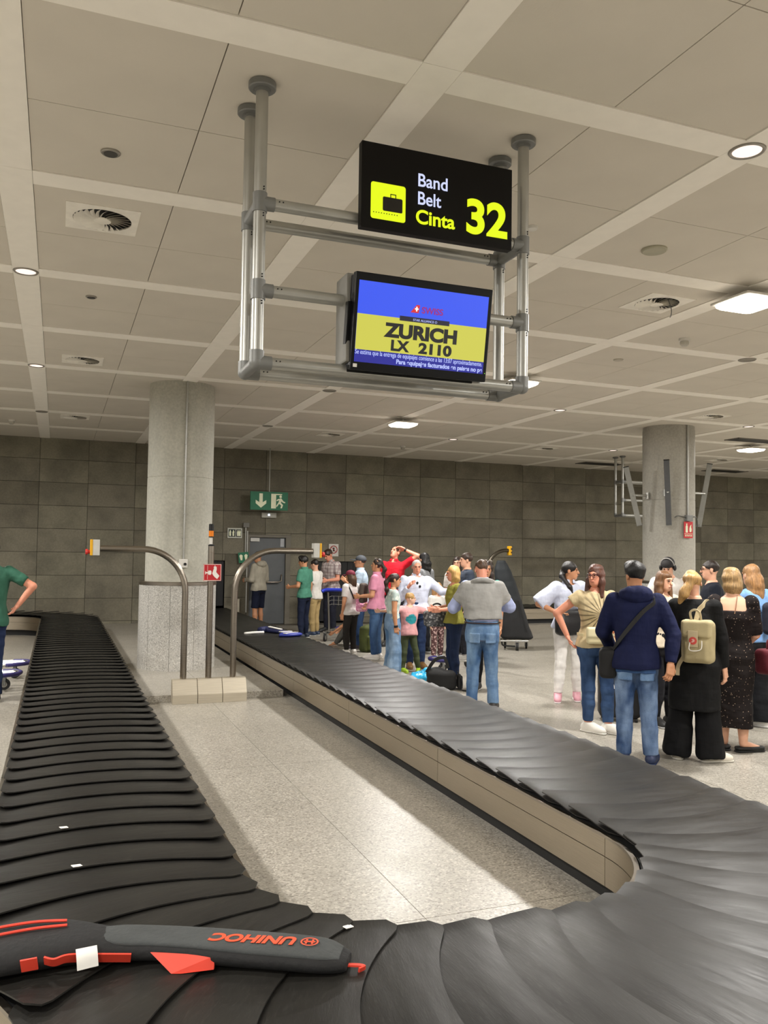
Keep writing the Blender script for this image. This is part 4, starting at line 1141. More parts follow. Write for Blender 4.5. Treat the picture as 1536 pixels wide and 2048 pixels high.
# ------------------------------------------------------------------ luggage trolleys
M_BLUE = mat('trolley_blue', '2135b8', 0.4); M_BUMP = mat('bumper_purple', '342f6e', 0.5); M_WIRE = mat_brushed('trolley_wire', 'b9b8b4', 0.3)
M_TYRE = mat('tyre_rubber', '1c1c1c', 0.7)
def wheel(par, x, y, r, w=0.035, rz=0.0):
    t = cyl('wheel', (x - w / 2, y, r), (x + w / 2, y, r), r, M_TYRE, par, n=24)
    cyl('wheel_hub', (x - w / 2 - 0.002, y, r), (x + w / 2 + 0.002, y, r), r * 0.55, mat('wheel_hub_grey', '9d9a93', 0.5), t, n=16)
    bm = bmesh.new(); add_box(bm, x - w / 2 - 0.012, x - w / 2 - 0.005, y - 0.02, y + 0.02, r * 0.8, r * 2 + 0.03); add_box(bm, x + w / 2 + 0.005, x + w / 2 + 0.012, y - 0.02, y + 0.02, r * 0.8, r * 2 + 0.03); add_box(bm, x - w / 2 - 0.012, x + w / 2 + 0.012, y - 0.03, y + 0.03, r * 2 + 0.015, r * 2 + 0.035)
    from_bm('fork', bm, M_JOINT, t)
    return t
def trolley(loc, rz, label, z=0.0, column=True):
    t = empty('luggage_trolley', label, 'trolley', (loc[0], loc[1], z), rz)
    nose = [(-0.27, -0.45, 0.19), (-0.25, 0.15, 0.20), (-0.20, 0.38, 0.21), (-0.10, 0.47, 0.21), (0, 0.49, 0.21), (0.10, 0.47, 0.21), (0.20, 0.38, 0.21), (0.25, 0.15, 0.20), (0.27, -0.45, 0.19)]
    tube('side_rail', spline(nose, 4), 0.018, M_WIRE, t, n=8)
    tube('bumper', spline([(-0.235, 0.26, 0.205), (-0.20, 0.40, 0.21), (-0.10, 0.495, 0.21), (0, 0.512, 0.21), (0.10, 0.495, 0.21), (0.20, 0.40, 0.21), (0.235, 0.26, 0.205)], 4), 0.026, M_BUMP, t, n=10)
    for x in (-0.16, -0.08, 0.0, 0.08, 0.16): tube('deck_wire', [(x, -0.45, 0.195), (x, 0.44 if abs(x) < 0.1 else 0.40, 0.215)], 0.007, M_WIRE, t, n=6)
    for y in (-0.3, 0.0, 0.28): tube('deck_wire', [(-0.255, y, 0.2), (0.255, y, 0.2)], 0.009, M_WIRE, t, n=6)
    wheel(t, 0, 0.33, 0.07)
    for x in (-0.25, 0.25): wheel(t, x, -0.42, 0.08)
    if column:
        for x in (-0.16, 0.16): tube('column', [(x, -0.44, 0.19), (x, -0.50, 0.6), (x, -0.56, 0.98)], 0.019, M_WIRE, t, n=10)
        tube('handle', spline([(-0.27, -0.62, 1.0), (-0.2, -0.58, 1.03), (0, -0.56, 1.035), (0.2, -0.58, 1.03), (0.27, -0.62, 1.0)], 5), 0.034, M_BLUE, t, n=12)
        for z_ in (0.72, 0.80, 0.88): tube('basket_wire', [(-0.16, -0.53, z_), (-0.15, -0.36, z_ + 0.02), (0.15, -0.36, z_ + 0.02), (0.16, -0.53, z_)], 0.006, M_WIRE, t, n=6)
        for x in (-0.1, 0.0, 0.1): tube('basket_wire', [(x, -0.36, 0.72), (x, -0.36, 0.9)], 0.006, M_WIRE, t, n=6)
    return t
trolley((-0.90, 11.75), R(-100), 'luggage trolley nose with purple bumper and caster at the left edge')
trolley((-0.82, 12.75), R(-100), 'second luggage trolley nested behind the one at the left edge')
trolley((5.46, 16.3), R(-35), 'luggage trolley with a blue handle beside the man in the plaid shirt')
trolley((5.75, 11.6), R(105), 'luggage trolley with a dark bumper between the grey haired man and blonde woman')

# leaning soft case on its cart
vr = Vector((0.875, -0.485, 0))
cs = empty('instrument_case', 'tall black soft instrument case leaning on a cart behind the grey sweater', 'case', (8.10, 13.95, 0), math.atan2(vr.y, vr.x))
M_CASECLOTH = mat('case_black_cloth', '17181a', 0.75, bmp=0.2, bscale=120)
def lean(z): return -0.20 * (z - 0.25)
soft('case_lower', [loft([(0.20, 0.02, 0, 0.27, 0.18), (0.24, 0.02, 0, 0.31, 0.22), (0.45, lean(0.45), 0, 0.28, 0.22), (0.95, lean(0.95), 0, 0.235, 0.19)], e=3.2)], M_CASECLOTH, cs, 0.016, 0.004, 3)
soft('case_upper', [loft([(0.93, lean(0.95), 0, 0.23, 0.185), (1.25, lean(1.25), 0, 0.195, 0.16), (1.5, lean(1.5) - 0.01, 0, 0.15, 0.12), (1.64, lean(1.62) - 0.01, 0, 0.09, 0.08), (1.67, lean(1.66), 0, 0.075, 0.06)], e=3.0)], mat('case_cloth_blue_black', '1d2226', 0.75, bmp=0.2, bscale=120), cs, 0.016, 0.005, 4)
tube('case_strap', [(0.10, -0.20, 0.4), (0.02, -0.205, 0.75), (-0.04, -0.195, 0.93)], 0.014, M_BLACK, cs, flat=0.004, upv=(0, 1, 0))
tube('case_strap', [(0.2, -0.21, 0.35), (0.1, -0.205, 0.75), (0.05, -0.195, 0.93)], 0.008, M_BLACK, cs, flat=0.004, upv=(0, 1, 0))
kt = empty('transport_cart', 'low cart with a caster under the leaning black case', 'cart', (8.10, 13.95, 0), math.atan2(vr.y, vr.x))
tube('frame_rail', [(-0.28, -0.2, 0.17), (0.22, -0.22, 0.185), (0.22, 0.2, 0.185), (-0.28, 0.2, 0.17), (-0.28, -0.2, 0.17)], 0.015, M_WIRE, kt, n=8)
tube('lower_bar', spline([(-0.26, -0.18, 0.17), (-0.25, -0.18, 0.10), (-0.18, -0.18, 0.08), (0.0, -0.18, 0.075)]), 0.016, M_BLACK, kt, n=8)
wheel(kt, 0.02, -0.2, 0.075, 0.05); wheel(kt, -0.2, 0.18, 0.06); wheel(kt, 0.2, 0.18, 0.06)

# ------------------------------------------------------------------ bags on the floor
def cloth(name, c, r=0.8, b=0.15, s=90): return mat(name, c, r, bmp=b, bscale=s)
bg = empty('duffel_bag', 'black soft bag with a stiff strap on the floor by the belt', 'bag', (4.80, 10.2, 0), R(-20))
soft('bag_body', [rbox((0, 0, 0.12), (0.19, 0.13, 0.12), 0.05), ell((-0.07, 0, 0.21), (0.12, 0.10, 0.08), 0.06), rbox((0.24, 0, 0.1), (0.03, 0.12, 0.09), 0.02)], cloth('bag_matt_black', '0f0f10'), bg, 0.013, 0.004, 9)
tube('strap', spline([(-0.2, -0.02, 0.22), (-0.1, -0.05, 0.38), (0.02, -0.05, 0.42), (0.06, -0.05, 0.36), (0.08, -0.05, 0.28)]), 0.022, M_BLACK, bg, flat=0.004, upv=(0, 1, 0))
tube('side_strap', spline([(0.2, -0.1, 0.25), (0.26, -0.14, 0.12), (0.25, -0.16, 0.02), (0.34, -0.2, 0.012)]), 0.018, M_BLACK, bg, flat=0.004, upv=(1, 0, 0))
pb = soft('plastic_bag', [ell((0, 0, 0.07), (0.17, 0.13, 0.075), 0.02), ell((0.12, 0.03, 0.10), (0.10, 0.09, 0.09), 0.03), ell((-0.12, -0.04, 0.05), (0.1, 0.07, 0.05), 0.02)], mat('cyan_plastic', '2aa7d8', 0.3, var=0.2, vscale=12), None, 0.013, 0.012, 5, 60)
pb.location = (4.80, 10.85, 0); tag(pb, 'crumpled light blue plastic bag on the floor by the black bag', 'bag')
op = empty('backpack', 'olive green backpack standing on the floor behind the girl in the cap', 'backpack', (5.26, 14.3, 0), R(20))
soft('pack_body', [rbox((0, 0, 0.23), (0.14, 0.11, 0.23), 0.055), ell((0, -.02, .40), (.13, .11, .09), 0.04), rbox((0, -0.12, 0.17), (0.11, 0.05, 0.13), 0.04)], mat('olive_cloth', '40481c', 0.8, var=0.35, vscale=6), op, 0.014, 0.005, 11)
tube('strap', spline([(0.1, 0.1, 0.45), (0.16, 0.14, 0.3), (0.14, 0.13, 0.1)]), 0.02, M_BLACK, op, flat=0.005)
gb = soft('travel_bag', [rbox((0, 0, 0.13), (0.2, 0.16, 0.13), 0.07), ell((0.02, 0, 0.24), (0.12, 0.1, 0.07), 0.05)], mat('grey_travel_cloth', 'a5a19a', 0.8, var=0.15), None, 0.015, 0.008, 12, 40)
gb.location = (5.86, 15.75, 0); tag(gb, 'pale grey soft bag on the floor at the foot of the blue trolley', 'bag')
sc = empty('suitcase', 'black suitcase with a white tag behind the woman in beige', 'suitcase', (5.80, 7.75, 0), R(-30))
soft('suitcase_body', [rbox((0, 0, 0.30), (0.22, 0.14, 0.26), 0.05)], cloth('suitcase_black', '121214'), sc, 0.014, 0.002, 2)
for x in (-0.17, 0.17):
    for y in (-0.1, 0.1): cyl('caster', (x - 0.012, y, 0.025), (x + 0.012, y, 0.025), 0.025, M_TYRE, sc, n=12)
tube('suitcase_handle', [(-0.08, 0, 0.55), (-0.08, 0, 0.6), (0.08, 0, 0.6), (0.08, 0, 0.55)], 0.012, M_BLACK, sc, n=8)
tube('tag', spline([(-0.1, -0.15, 0.55), (-0.12, -0.17, 0.46), (-0.1, -0.165, 0.42), (-0.08, -0.16, 0.36)]), 0.022, M_SIGNW, sc, flat=0.002, upv=(0, 1, 0))
rb = empty('rucksack', 'dark rucksack with white piping on the floor behind the navy hoodie', 'backpack', (7.2, 8.62, 0), R(-25))
soft('pack_body', [rbox((0, 0, 0.26), (0.16, 0.11, 0.25), 0.08)], cloth('rucksack_dark', '23252c'), rb, 0.014, 0.004, 8)
tube('piping', spline([(-0.13, -0.11, 0.05), (-0.12, -0.12, 0.3), (-0.06, -0.11, 0.46)]), 0.008, M_SIGNW, rb, n=6)
# ------------------------------------------------------------------ people
ROWS = {
 'm': [(.455, .084, .060), (.50, .093, .069), (.54, .091, .066), (.60, .083, .059), (.66, .090, .063), (.72, .100, .069), (.77, .103, .066), (.80, .098, .058), (.822, .078, .047), (.842, .044, .038), (.862, .033, .033)],
 'f': [(.455, .090, .062), (.50, .101, .072), (.54, .095, .067), (.61, .076, .054), (.66, .079, .059), (.715, .089, .073), (.76, .089, .064), (.795, .085, .054), (.82, .066, .044), (.842, .037, .033), (.862, .029, .029)],
}
def rotm(yaw=0, pitch=0, roll=0):
    """rows are the local axes (x right, y forward, z up) in the parent; pitch > 0 looks down"""
    cz, sz = math.cos(yaw), math.sin(yaw); cx, sx = math.cos(pitch), math.sin(pitch); c3, s3 = math.cos(roll), math.sin(roll)
    Rz = np.array([[cz, -sz, 0], [sz, cz, 0], [0, 0, 1]]); Rx = np.array([[1, 0, 0], [0, cx, sx], [0, -sx, cx]]); Ry = np.array([[c3, 0, s3], [0, 1, 0], [-s3, 0, c3]])
    return (Rz @ Rx @ Ry).T

def nrm(v): v = np.asarray(v, float); return v / np.linalg.norm(v)

SKINS = {'fair': 'd9a588', 'tan': 'c28a66', 'red': 'd48f74', 'brown': 'a8704e', 'pale': 'e2b59b'}
def skin_mat(k): return mat('skin_' + k, SKINS[k], 0.5, var=0.06, vscale=14)
def hair_mat(c):
    if 'hair_' + c in MATS: return MATS['hair_' + c]
    m, nt, b = nmat('hair_' + c)
    f = noise(nt, coords(nt, 'Object', (42, 42, 5)), 2.2, 4, 0.6); k = lin(c)
    nt.links.new(ramp(nt, f, [(0.32, tuple(v * 0.62 for v in k[:3]) + (1,)), (0.52, k), (0.72, tuple(min(1, v * (1.6 if k[1] < 0.25 else 1.15)) for v in k[:3]) + (1,))]), b.inputs['Base Color'])
    b.inputs['Roughness'].default_value = 0.42
    nt.links.new(bump(nt, f, 0.5, 0.01), b.inputs['Normal'])
    MATS['hair_' + c] = m; return m

def cloth_mat(key):
    """key: hex colour, or kind:hex:hex for patterned cloth"""
    nm = 'cloth_' + key.replace(':', '_')
    if nm in MATS: return MATS[nm]
    kind, *cs = key.split(':') if ':' in key else ('plain', key)
    m, nt, b = nmat(nm); vec = coords(nt, 'Object')
    fold = noise(nt, coords(nt, 'Object', (1, 1, 0.5)), 11, 3, 0.5)
    c0 = lin(cs[0])
    base = ramp(nt, fold, [(0.3, tuple(v * 0.86 for v in c0[:3]) + (1,)), (0.7, tuple(min(1, v * 1.08) for v in c0[:3]) + (1,))])
    if kind == 'denim':
        c1 = lin(cs[1]); big = noise(nt, coords(nt, 'Object', (1, 1, 0.45)), 5.0, 3, 0.6)
        base = ramp(nt, big, [(0.36, c0), (0.68, c1)])
        fine = ramp(nt, noise(nt, vec, 190, 2), [(0.3, (0.86, 0.86, 0.86, 1)), (0.7, (1.1, 1.1, 1.1, 1))]); base = mix(nt, 1.0, base, fine, 'MULTIPLY')
    elif kind in ('dots', 'floral', 'print'):
        v = nt.nodes.new('ShaderNodeTexVoronoi'); v.inputs['Scale'].default_value = {'dots': 42, 'floral': 20, 'print': 26}[kind]; nt.links.new(vec, v.inputs['Vector'])
        t = {'dots': 0.16, 'floral': 0.45, 'print': 0.42}[kind]
        base = mix(nt, ramp(nt, v.outputs['Distance'], [(t * 0.8, (1, 1, 1, 1)), (t, (0, 0, 0, 1))]), base, lin(cs[1]))
    elif kind == 'plaid':
        sepn = nt.nodes.new('ShaderNodeSeparateXYZ'); nt.links.new(vec, sepn.inputs[0])
        for o_, sc_, c in (('X', 13, cs[1]), ('Y', 13, cs[1]), ('Z', 13, cs[1]), ('X', 31, cs[2]), ('Z', 31, cs[2])):
            mu = nt.nodes.new('ShaderNodeMath'); mu.operation = 'MULTIPLY'; mu.inputs[1].default_value = sc_ * 6.283 * 1.0; nt.links.new(sepn.outputs[o_], mu.inputs[0])
            sn = nt.nodes.new('ShaderNodeMath'); sn.operation = 'SINE'; nt.links.new(mu.outputs[0], sn.inputs[0])
            base = mix(nt, ramp(nt, sn.outputs[0], [(0.45, (0, 0, 0, 1)), (0.75, (0.5, 0.5, 0.5, 1))]), base, lin(c))
    elif kind == 'burst':      # printed fan of leaves on the chest
        g = nt.nodes.new('ShaderNodeTexGradient'); g.gradient_type = 'RADIAL'
        mp = nt.nodes.new('ShaderNodeMapping'); mp.inputs['Location'].default_value = (0.03, -1.20, 0); mp.inputs['Rotation'].default_value = (R(-90), 0, 0)
        tc = nt.nodes.new('ShaderNodeTexCoord'); nt.links.new(tc.outputs['Object'], mp.inputs[0]); nt.links.new(mp.outputs[0], g.inputs[0])
        mu = nt.nodes.new('ShaderNodeMath'); mu.operation = 'MULTIPLY'; mu.inputs[1].default_value = 6.283 * 21; nt.links.new(g.outputs['Fac'], mu.inputs[0])
        sn = nt.nodes.new('ShaderNodeMath'); sn.operation = 'SINE'; nt.links.new(mu.outputs[0], sn.inputs[0])
        ln = nt.nodes.new('ShaderNodeVectorMath'); ln.operation = 'LENGTH'; nt.links.new(mp.outputs[0], ln.inputs[0])
        rad = ramp(nt, ln.outputs['Value'], [(0.17, (1, 1, 1, 1)), (0.29, (0, 0, 0, 1))])
        fan = mix(nt, 1.0, ramp(nt, sn.outputs[0], [(0.4, (0, 0, 0, 1)), (0.6, (0.8, 0.8, 0.8, 1))]), rad, 'MULTIPLY')
        base = mix(nt, fan, base, lin(cs[1]))
    elif kind == 'chest':      # printed patch on the chest
        ln = nt.nodes.new('ShaderNodeVectorMath'); ln.operation = 'DISTANCE'; nt.links.new(vec, ln.inputs[0]); ln.inputs[1].default_value = (0.0, 0.13, float(cs[2]))
        n2 = noise(nt, vec, 16, 3); ad = nt.nodes.new('ShaderNodeMath'); ad.operation = 'MULTIPLY_ADD'; ad.inputs[1].default_value = 0.10; nt.links.new(n2, ad.inputs[0]); nt.links.new(ln.outputs['Value'], ad.inputs[2])
        base = mix(nt, ramp(nt, ad.outputs[0], [(0.13, (1, 1, 1, 1)), (0.145, (0, 0, 0, 1))]), base, lin(cs[1]))
    nt.links.new(base if not isinstance(base, tuple) else base, b.inputs['Base Color'])
    b.inputs['Roughness'].default_value = 0.82; b.inputs['Specular IOR Level'].default_value = 0.25
    f1 = noise(nt, coords(nt, 'Object', (1.0, 1.0, 0.42)), 17, 2, 0.45); f2 = noise(nt, coords(nt, 'Object', (0.5, 0.5, 1.25)), 13, 2, 0.4)
    ad = nt.nodes.new('ShaderNodeMath'); ad.operation = 'ADD'; nt.links.new(f1, ad.inputs[0]); nt.links.new(f2, ad.inputs[1])
    bn = nt.nodes.new('ShaderNodeBump'); bn.inputs['Strength'].default_value = 0.38; bn.inputs['Distance'].default_value = 0.03; nt.links.new(ad.outputs[0], bn.inputs['Height'])
    nt.links.new(bn.outputs[0], b.inputs['Normal'])
    MATS[nm] = m; return m

def hand_prims(W, d, n, right, s, curl):
    """palm, four bent fingers and a thumb; W wrist, d towards the fingers, n palm normal"""
    d = nrm(d); n = np.asarray(n, float); n = nrm(n - d * (n @ d)); th = np.cross(d, n) * (1 if right else -1)
    out = []; W = np.asarray(W, float)
    pc = W + d * 0.052 * s
    Rm = np.stack([th, n, d], 1)
    out.append(rbox(pc, (0.040 * s, 0.014 * s, 0.050 * s), 0.013 * s, 0.012, 'add', Rm))
    for i, (o_, L) in enumerate(((0.030, 0.072), (0.010, 0.080), (-0.010, 0.074), (-0.029, 0.058))):
        b0 = W + d * 0.095 * s + th * o_ * s
        c1 = curl * (0.9 + 0.12 * i); d1 = d * math.cos(c1) + n * math.sin(c1) + th * o_ * 1.2
        b1 = b0 + nrm(d1) * L * 0.52 * s
        c2 = c1 + curl * 1.1; d2 = d * math.cos(c2) + n * math.sin(c2)
        b2 = b1 + nrm(d2) * L * 0.48 * s
        out.append(cone(b0 - d * 0.02 * s, b1, 0.0092 * s, 0.0085 * s, 0.004)); out.append(cone(b1, b2, 0.0085 * s, 0.0070 * s, 0.003))
    t0 = W + d * 0.03 * s + th * 0.030 * s
    t1 = t0 + nrm(d * 0.75 + th * 0.75 + n * 0.25) * 0.036 * s; t2 = t1 + nrm(d * 1.0 + th * 0.25 + n * 0.5) * 0.030 * s
    out.append(cone(t0, t1, 0.0125 * s, 0.0105 * s, 0.008)); out.append(cone(t1, t2, 0.0105 * s, 0.008 * s, 0.004))
    out.append(cone(W - d * 0.03 * s, W + d * 0.02 * s, 0.023 * s, 0.024 * s, 0.014))
    return out

PEOPLE = {}
def person(key, label, xy, H, face, sex='m', skin='fair', fat=1.0, lean=0.0, head=(0, 0, 0), hair='short', hcol='2a1d14', top=None, bottom=None, shoes='222222', sole='d8d6d0',
           R_arm=None, L_arm=None, feet=None, hands='RL', curl=0.4, res=0.013, seated=None, eyes=True, group='waiting passengers', palm=None, hs=None):
    phi = math.degrees(math.atan2(xy[0], xy[1])); a = R(face - phi)
    t = empty('person', label, 'person', (xy[0], xy[1], 0), a, group)
    W = lambda p: np.asarray(t.matrix_basis @ Vector(p)) if False else (np.array([xy[0] + math.cos(a) * p[0] - math.sin(a) * p[1], xy[1] + math.sin(a) * p[0] + math.cos(a) * p[1], p[2]]))
    sm = skin_mat(skin); s = H / 1.75
    hh = hs or (0.130 * H if H > 1.45 else 0.128 * H + 0.022); k = hh / 0.23
    base_z = 0.0 if seated is None else seated - 0.48 * H
    tl = math.tan(lean)
    SP = lambda z: tl * max(0.0, z - 0.5) * H                    # forward offset of the spine at height fraction z
    rows = [(z * H + base_z, 0, SP(z), wx * H * fat, wy * H * (fat if z < 0.7 else (fat + 1) / 2)) for z, wx, wy in ROWS['f' if sex == 'f' else 'm']]
    def torso(z0, z1, off, k_=0.02, e=2.3, wide=0.0, widez=None):
        rr = [(z, cx, cy_, wx + (wide * max(0, (widez - z)) if widez else 0), wy + (wide * max(0, (widez - z)) if widez else 0)) for z, cx, cy_, wx, wy in rows]
        zz = z0 * H + base_z
        if rr[0][0] > zz: rr = [(zz, 0, SP(z0), rr[0][3] + wide * 0.1, rr[0][4] + wide * 0.1)] + rr
        return loft(rr, k_, off, zz, z1 * H + base_z, e=e)
    shx = (0.104 if sex == 'm' else 0.092) * H * (1 + (fat - 1) * 0.4)
    J = {}
    for sd, nm_ in ((1, 'R'), (-1, 'L')):
        arm = R_arm if sd == 1 else L_arm
        u, f = arm if arm else ((0.14, 0.0, -1), (0.03, 0.16, -1))
        S = np.array([sd * shx, SP(.8) - 0.006 * H, .803 * H + base_z]); E = S + nrm((u[0] * sd, u[1], u[2])) * 0.172 * H; Wr = E + nrm((f[0] * sd, f[1], f[2])) * 0.146 * H
        J[nm_] = (S, E, Wr, nrm((f[0] * sd, f[1], f[2])))
    ft = feet or [(0.055, 0.0, -8), (-0.055, 0.0, 8)]                # x, y (fractions of H), toe angle
    L = []
    for (fx, fy, fa), sd in zip(ft, (1, -1)):
        hip = np.array([sd * 0.050 * H, 0, 0.485 * H + base_z]); ank = np.array([fx * H, fy * H, 0.045 * H])
        if seated is None: kn = (hip * 0.47 + ank * 0.53) + np.array([0, 0.016 * H, 0])
        else:
            kn = np.array([fx * H * 1.2, fy * H * 0.55, 0]); dd = max(0.001, (0.25 * H) ** 2 - (kn[0] - hip[0]) ** 2 - (kn[1] - hip[1]) ** 2); kn[2] = hip[2] + math.sqrt(dd)
        L.append((hip, kn, ank, R(fa)))
    # head and neck
    Np = np.array([0, SP(.868) + 0.006 * H, .866 * H + base_z])
    hy, hp, hr = (R(v) for v in head); HR = rotm(hy, hp + lean * 0.3, hr)
    fwd = np.array([0, 0, 0])
    HC = Np + np.array([0, 0.012, 0.112]) * k @ HR
    def hx(pr): return xform(pr, HR, HC)
    def hw(p): return np.asarray(p, float) * k @ HR + HC
    headp = [ell((0, -.012 * k, .028 * k), np.array((.073, .093, .085)) * k, 0.03), ell((0, .030 * k, -.035 * k), np.array((.056, .058, .075)) * k, 0.03 * k), ell((0, .046 * k, -.086 * k), np.array((.036, .036, .030)) * k, 0.03 * k),
             cone((0, .088 * k, .012 * k), (0, .106 * k, -.028 * k), .007 * k, .013 * k, 0.012 * k), ell((0, .076 * k, .024 * k), np.array((.046, .018, .010)) * k, 0.015 * k), ell((0, .086 * k, -.060 * k), np.array((.021, .010, .010)) * k, 0.01 * k)]
    for sd in (1, -1):
        headp += [ell((sd * .029 * k, .100 * k, .006 * k), np.array((.014, .014, .009)) * k, 0.008 * k, 'cut'), ell((sd * .075 * k, -.010 * k, -.010 * k), np.array((.009, .019, .029)) * k, 0.006 * k)]
    nr = (0.031 if sex == 'm' else 0.026) * H
    body_top = [cone(Np - np.array([0, 0.004, 0.05 * H]), HC + np.array([0, -.018, -.055]) * k @ HR, nr, nr * 0.95, 0.02)] + hx(headp)
    parts = [sdf_arrays(body_top, 0.0075 if res < 0.0135 else 0.009)]
    body = [torso(.455, .862, 0.0)]
    for nm_ in 'RL':
        S, E, Wr, fd = J[nm_]
        body += [cone(S, E, .030 * H, .0235 * H, 0.03), cone(E, Wr, .0245 * H, .0155 * H, 0.012)]
    for hip, kn, ank, fa in L:
        body += [cone(hip, kn, .050 * H, .032 * H, 0.03), cone(kn, kn * .6 + ank * .4, .031 * H, .034 * H, 0.02), cone(kn * .6 + ank * .4, ank, .034 * H, .021 * H, 0.015), cone(ank, ank + np.array([-math.sin(fa), math.cos(fa), 0]) * .10 * H - np.array([0, 0, .029 * H]), .020 * H, .013 * H, 0.008)]
    body.append(half((0, 0, -1), -0.012))
    parts.append(sdf_arrays(body, res))
    for nm_ in hands:
        S, E, Wr, fd = J[nm_]; sd = 1 if nm_ == 'R' else -1
        n_ = (palm or {}).get(nm_)
        if n_ is None: n_ = (-sd, 0.25, 0.1)
        parts.append(sdf_arrays(hand_prims(Wr, fd, n_, nm_ == 'R', s * 1.0, curl), 0.005 if res < 0.0135 else 0.006))
    link_mesh('body', mesh_from_arrays('body', parts, sm), None, t)
    # face details
    if eyes:
        for sd in (1, -1):
            soft('eye', hx([ell((sd * .029 * k, .087 * k, .006 * k), np.array((.011, .008, .006)) * k, 0)]), mat('eye_dark', '241a16', 0.25), t, 0.004)
            tube('eyebrow', [hw((sd * .014, .098, .024)), hw((sd * .030, .095, .029)), hw((sd * .046, .082, .024))], 0.0035 * k, hair_mat(hcol if hcol not in ('b9b5ae',) else '6d675f'), t, n=6)
        tube('lips', [hw((-.020, .092, -.060)), hw((0, .098, -.059)), hw((.020, .092, -.060))], 0.0045 * k, mat('lips_' + skin, 'b06658', 0.45), t, n=6)
    # hair
    hm = hair_mat(hcol) if hair else None
    cap = ell((0, -.016 * k, .034 * k), np.array((.081, .101, .089)) * k, 0.02)
    facecut = ell((0, .112 * k, -.050 * k), np.array((.078, .078, .098)) * k, 0.01, 'cut')
    def floor_cut(z): return half((0, 0, -1), -z * k)
    HP = {None: None,
          'short': [ell((0, -.014 * k, .037 * k), np.array((.080, .101, .089)) * k, 0.02), ell((0, .118 * k, -.042 * k), np.array((.074, .078, .098)) * k, 0.01, 'cut'), ell((0, .055 * k, -.075 * k), np.array((.1, .085, .080)) * k, 0.012, 'cut'), ell((0, -.07 * k, -.145 * k), np.array((.1, .1, .075)) * k, 0.012, 'cut')],
          'receding': [ell((0, -.014 * k, .030 * k), np.array((.077, .097, .086)) * k, 0.02), ell((0, .128 * k, -.012 * k), np.array((.09, .09, .115)) * k, 0.012, 'cut'), ell((0, .045 * k, -.085 * k), np.array((.1, .075, .080)) * k, 0.012, 'cut'), ell((0, -.07 * k, -.125 * k), np.array((.1, .1, .075)) * k, 0.012, 'cut')],
          'buzz': [ell((0, -.014 * k, .031 * k), np.array((.077, .097, .087)) * k, 0.02), ell((0, .115 * k, -.05 * k), np.array((.085, .085, .105)) * k, 0.01, 'cut'), floor_cut(-.035)],
          'thick': [ell((0, -.014 * k, .044 * k), np.array((.086, .106, .092)) * k, 0.02), ell((0, .05 * k, .10 * k), np.array((.06, .05, .04)) * k, 0.03), ell((0, .122 * k, -.055 * k), np.array((.082, .08, .095)) * k, 0.01, 'cut'), ell((0, .07 * k, -.085 * k), np.array((.1, .1, .08)) * k, 0.01, 'cut'), floor_cut(-.05)],
          'bob': [cap, ell((0, -.030 * k, -.055 * k), np.array((.094, .082, .125)) * k, 0.04), ell((0, .115 * k, -.06 * k), np.array((.064, .085, .115)) * k, 0.012, 'cut')],
          'long': [cap, ell((0, -.045 * k, -.06 * k), np.array((.090, .072, .12)) * k, 0.04), cone((0.02 * k, -.07 * k, -.08 * k), (0.03 * k, -.085 * k, -.25 * k), .075 * k, .045 * k, 0.04), cone((-0.03 * k, -.06 * k, -.08 * k), (-0.045 * k, -.07 * k, -.23 * k), .065 * k, .035 * k, 0.04), ell((0, .115 * k, -.055 * k), np.array((.062, .085, .11)) * k, 0.012, 'cut')],
          'front': [cap, ell((0, -.03 * k, -.05 * k), np.array((.092, .075, .11)) * k, 0.04), cone((.072 * k, .0, -.06 * k), (.085 * k, .04 * k, -.23 * k), .038 * k, .022 * k, 0.03), cone((-.072 * k, .0, -.06 * k), (-.085 * k, .04 * k, -.22 * k), .038 * k, .022 * k, 0.03), cone((0, -.06 * k, -.06 * k), (0, -.07 * k, -.2 * k), .07 * k, .05 * k, 0.03), ell((0, .118 * k, -.045 * k), np.array((.060, .085, .10)) * k, 0.012, 'cut')],
          'pony': [ell((0, -.014 * k, .032 * k), np.array((.078, .099, .087)) * k, 0.02), ell((0, .11 * k, -.055 * k), np.array((.074, .078, .10)) * k, 0.01, 'cut'), half((0, 0, -1), .06 * k), cone((0, -.095 * k, .01 * k), (0, -.145 * k, -.05 * k), .030 * k, .036 * k, 0.02), cone((0, -.145 * k, -.05 * k), (.01 * k, -.135 * k, -.16 * k), .036 * k, .032 * k, 0.02), cone((.01 * k, -.135 * k, -.16 * k), (.0, -.12 * k, -.27 * k), .032 * k, .014 * k, 0.02)],
          'messy': [ell((0, -.016 * k, .034 * k), np.array((.083, .101, .089)) * k, 0.02), ell((0, .11 * k, -.055 * k), np.array((.074, .078, .10)) * k, 0.01, 'cut'), half((0, 0, -1), .06 * k), ell((-.01 * k, -.10 * k, .03 * k), np.array((.05, .04, .05)) * k, 0.02), cone((-.02 * k, -.12 * k, .02 * k), (-.10 * k, -.10 * k, -.10 * k), .042 * k, .042 * k, 0.03), cone((-.10 * k, -.10 * k, -.10 * k), (-.155 * k, -.03 * k, -.19 * k), .042 * k, .022 * k, 0.03)],
          'side': [ell((0, -.014 * k, .032 * k), np.array((.079, .100, .088)) * k, 0.02), ell((0, .11 * k, -.055 * k), np.array((.074, .078, .10)) * k, 0.01, 'cut'), half((0, 0, -1), .06 * k), cone((0, -.10 * k, -.02 * k), (.045 * k, -.10 * k, -.08 * k), .034 * k, .030 * k, 0.02), cone((.045 * k, -.10 * k, -.08 * k), (.10 * k, .0, -.20 * k), .030 * k, .030 * k, 0.02), cone((.10 * k, .0, -.20 * k), (.11 * k, .045 * k, -.30 * k), .030 * k, .010 * k, 0.02)],
          }[hair]
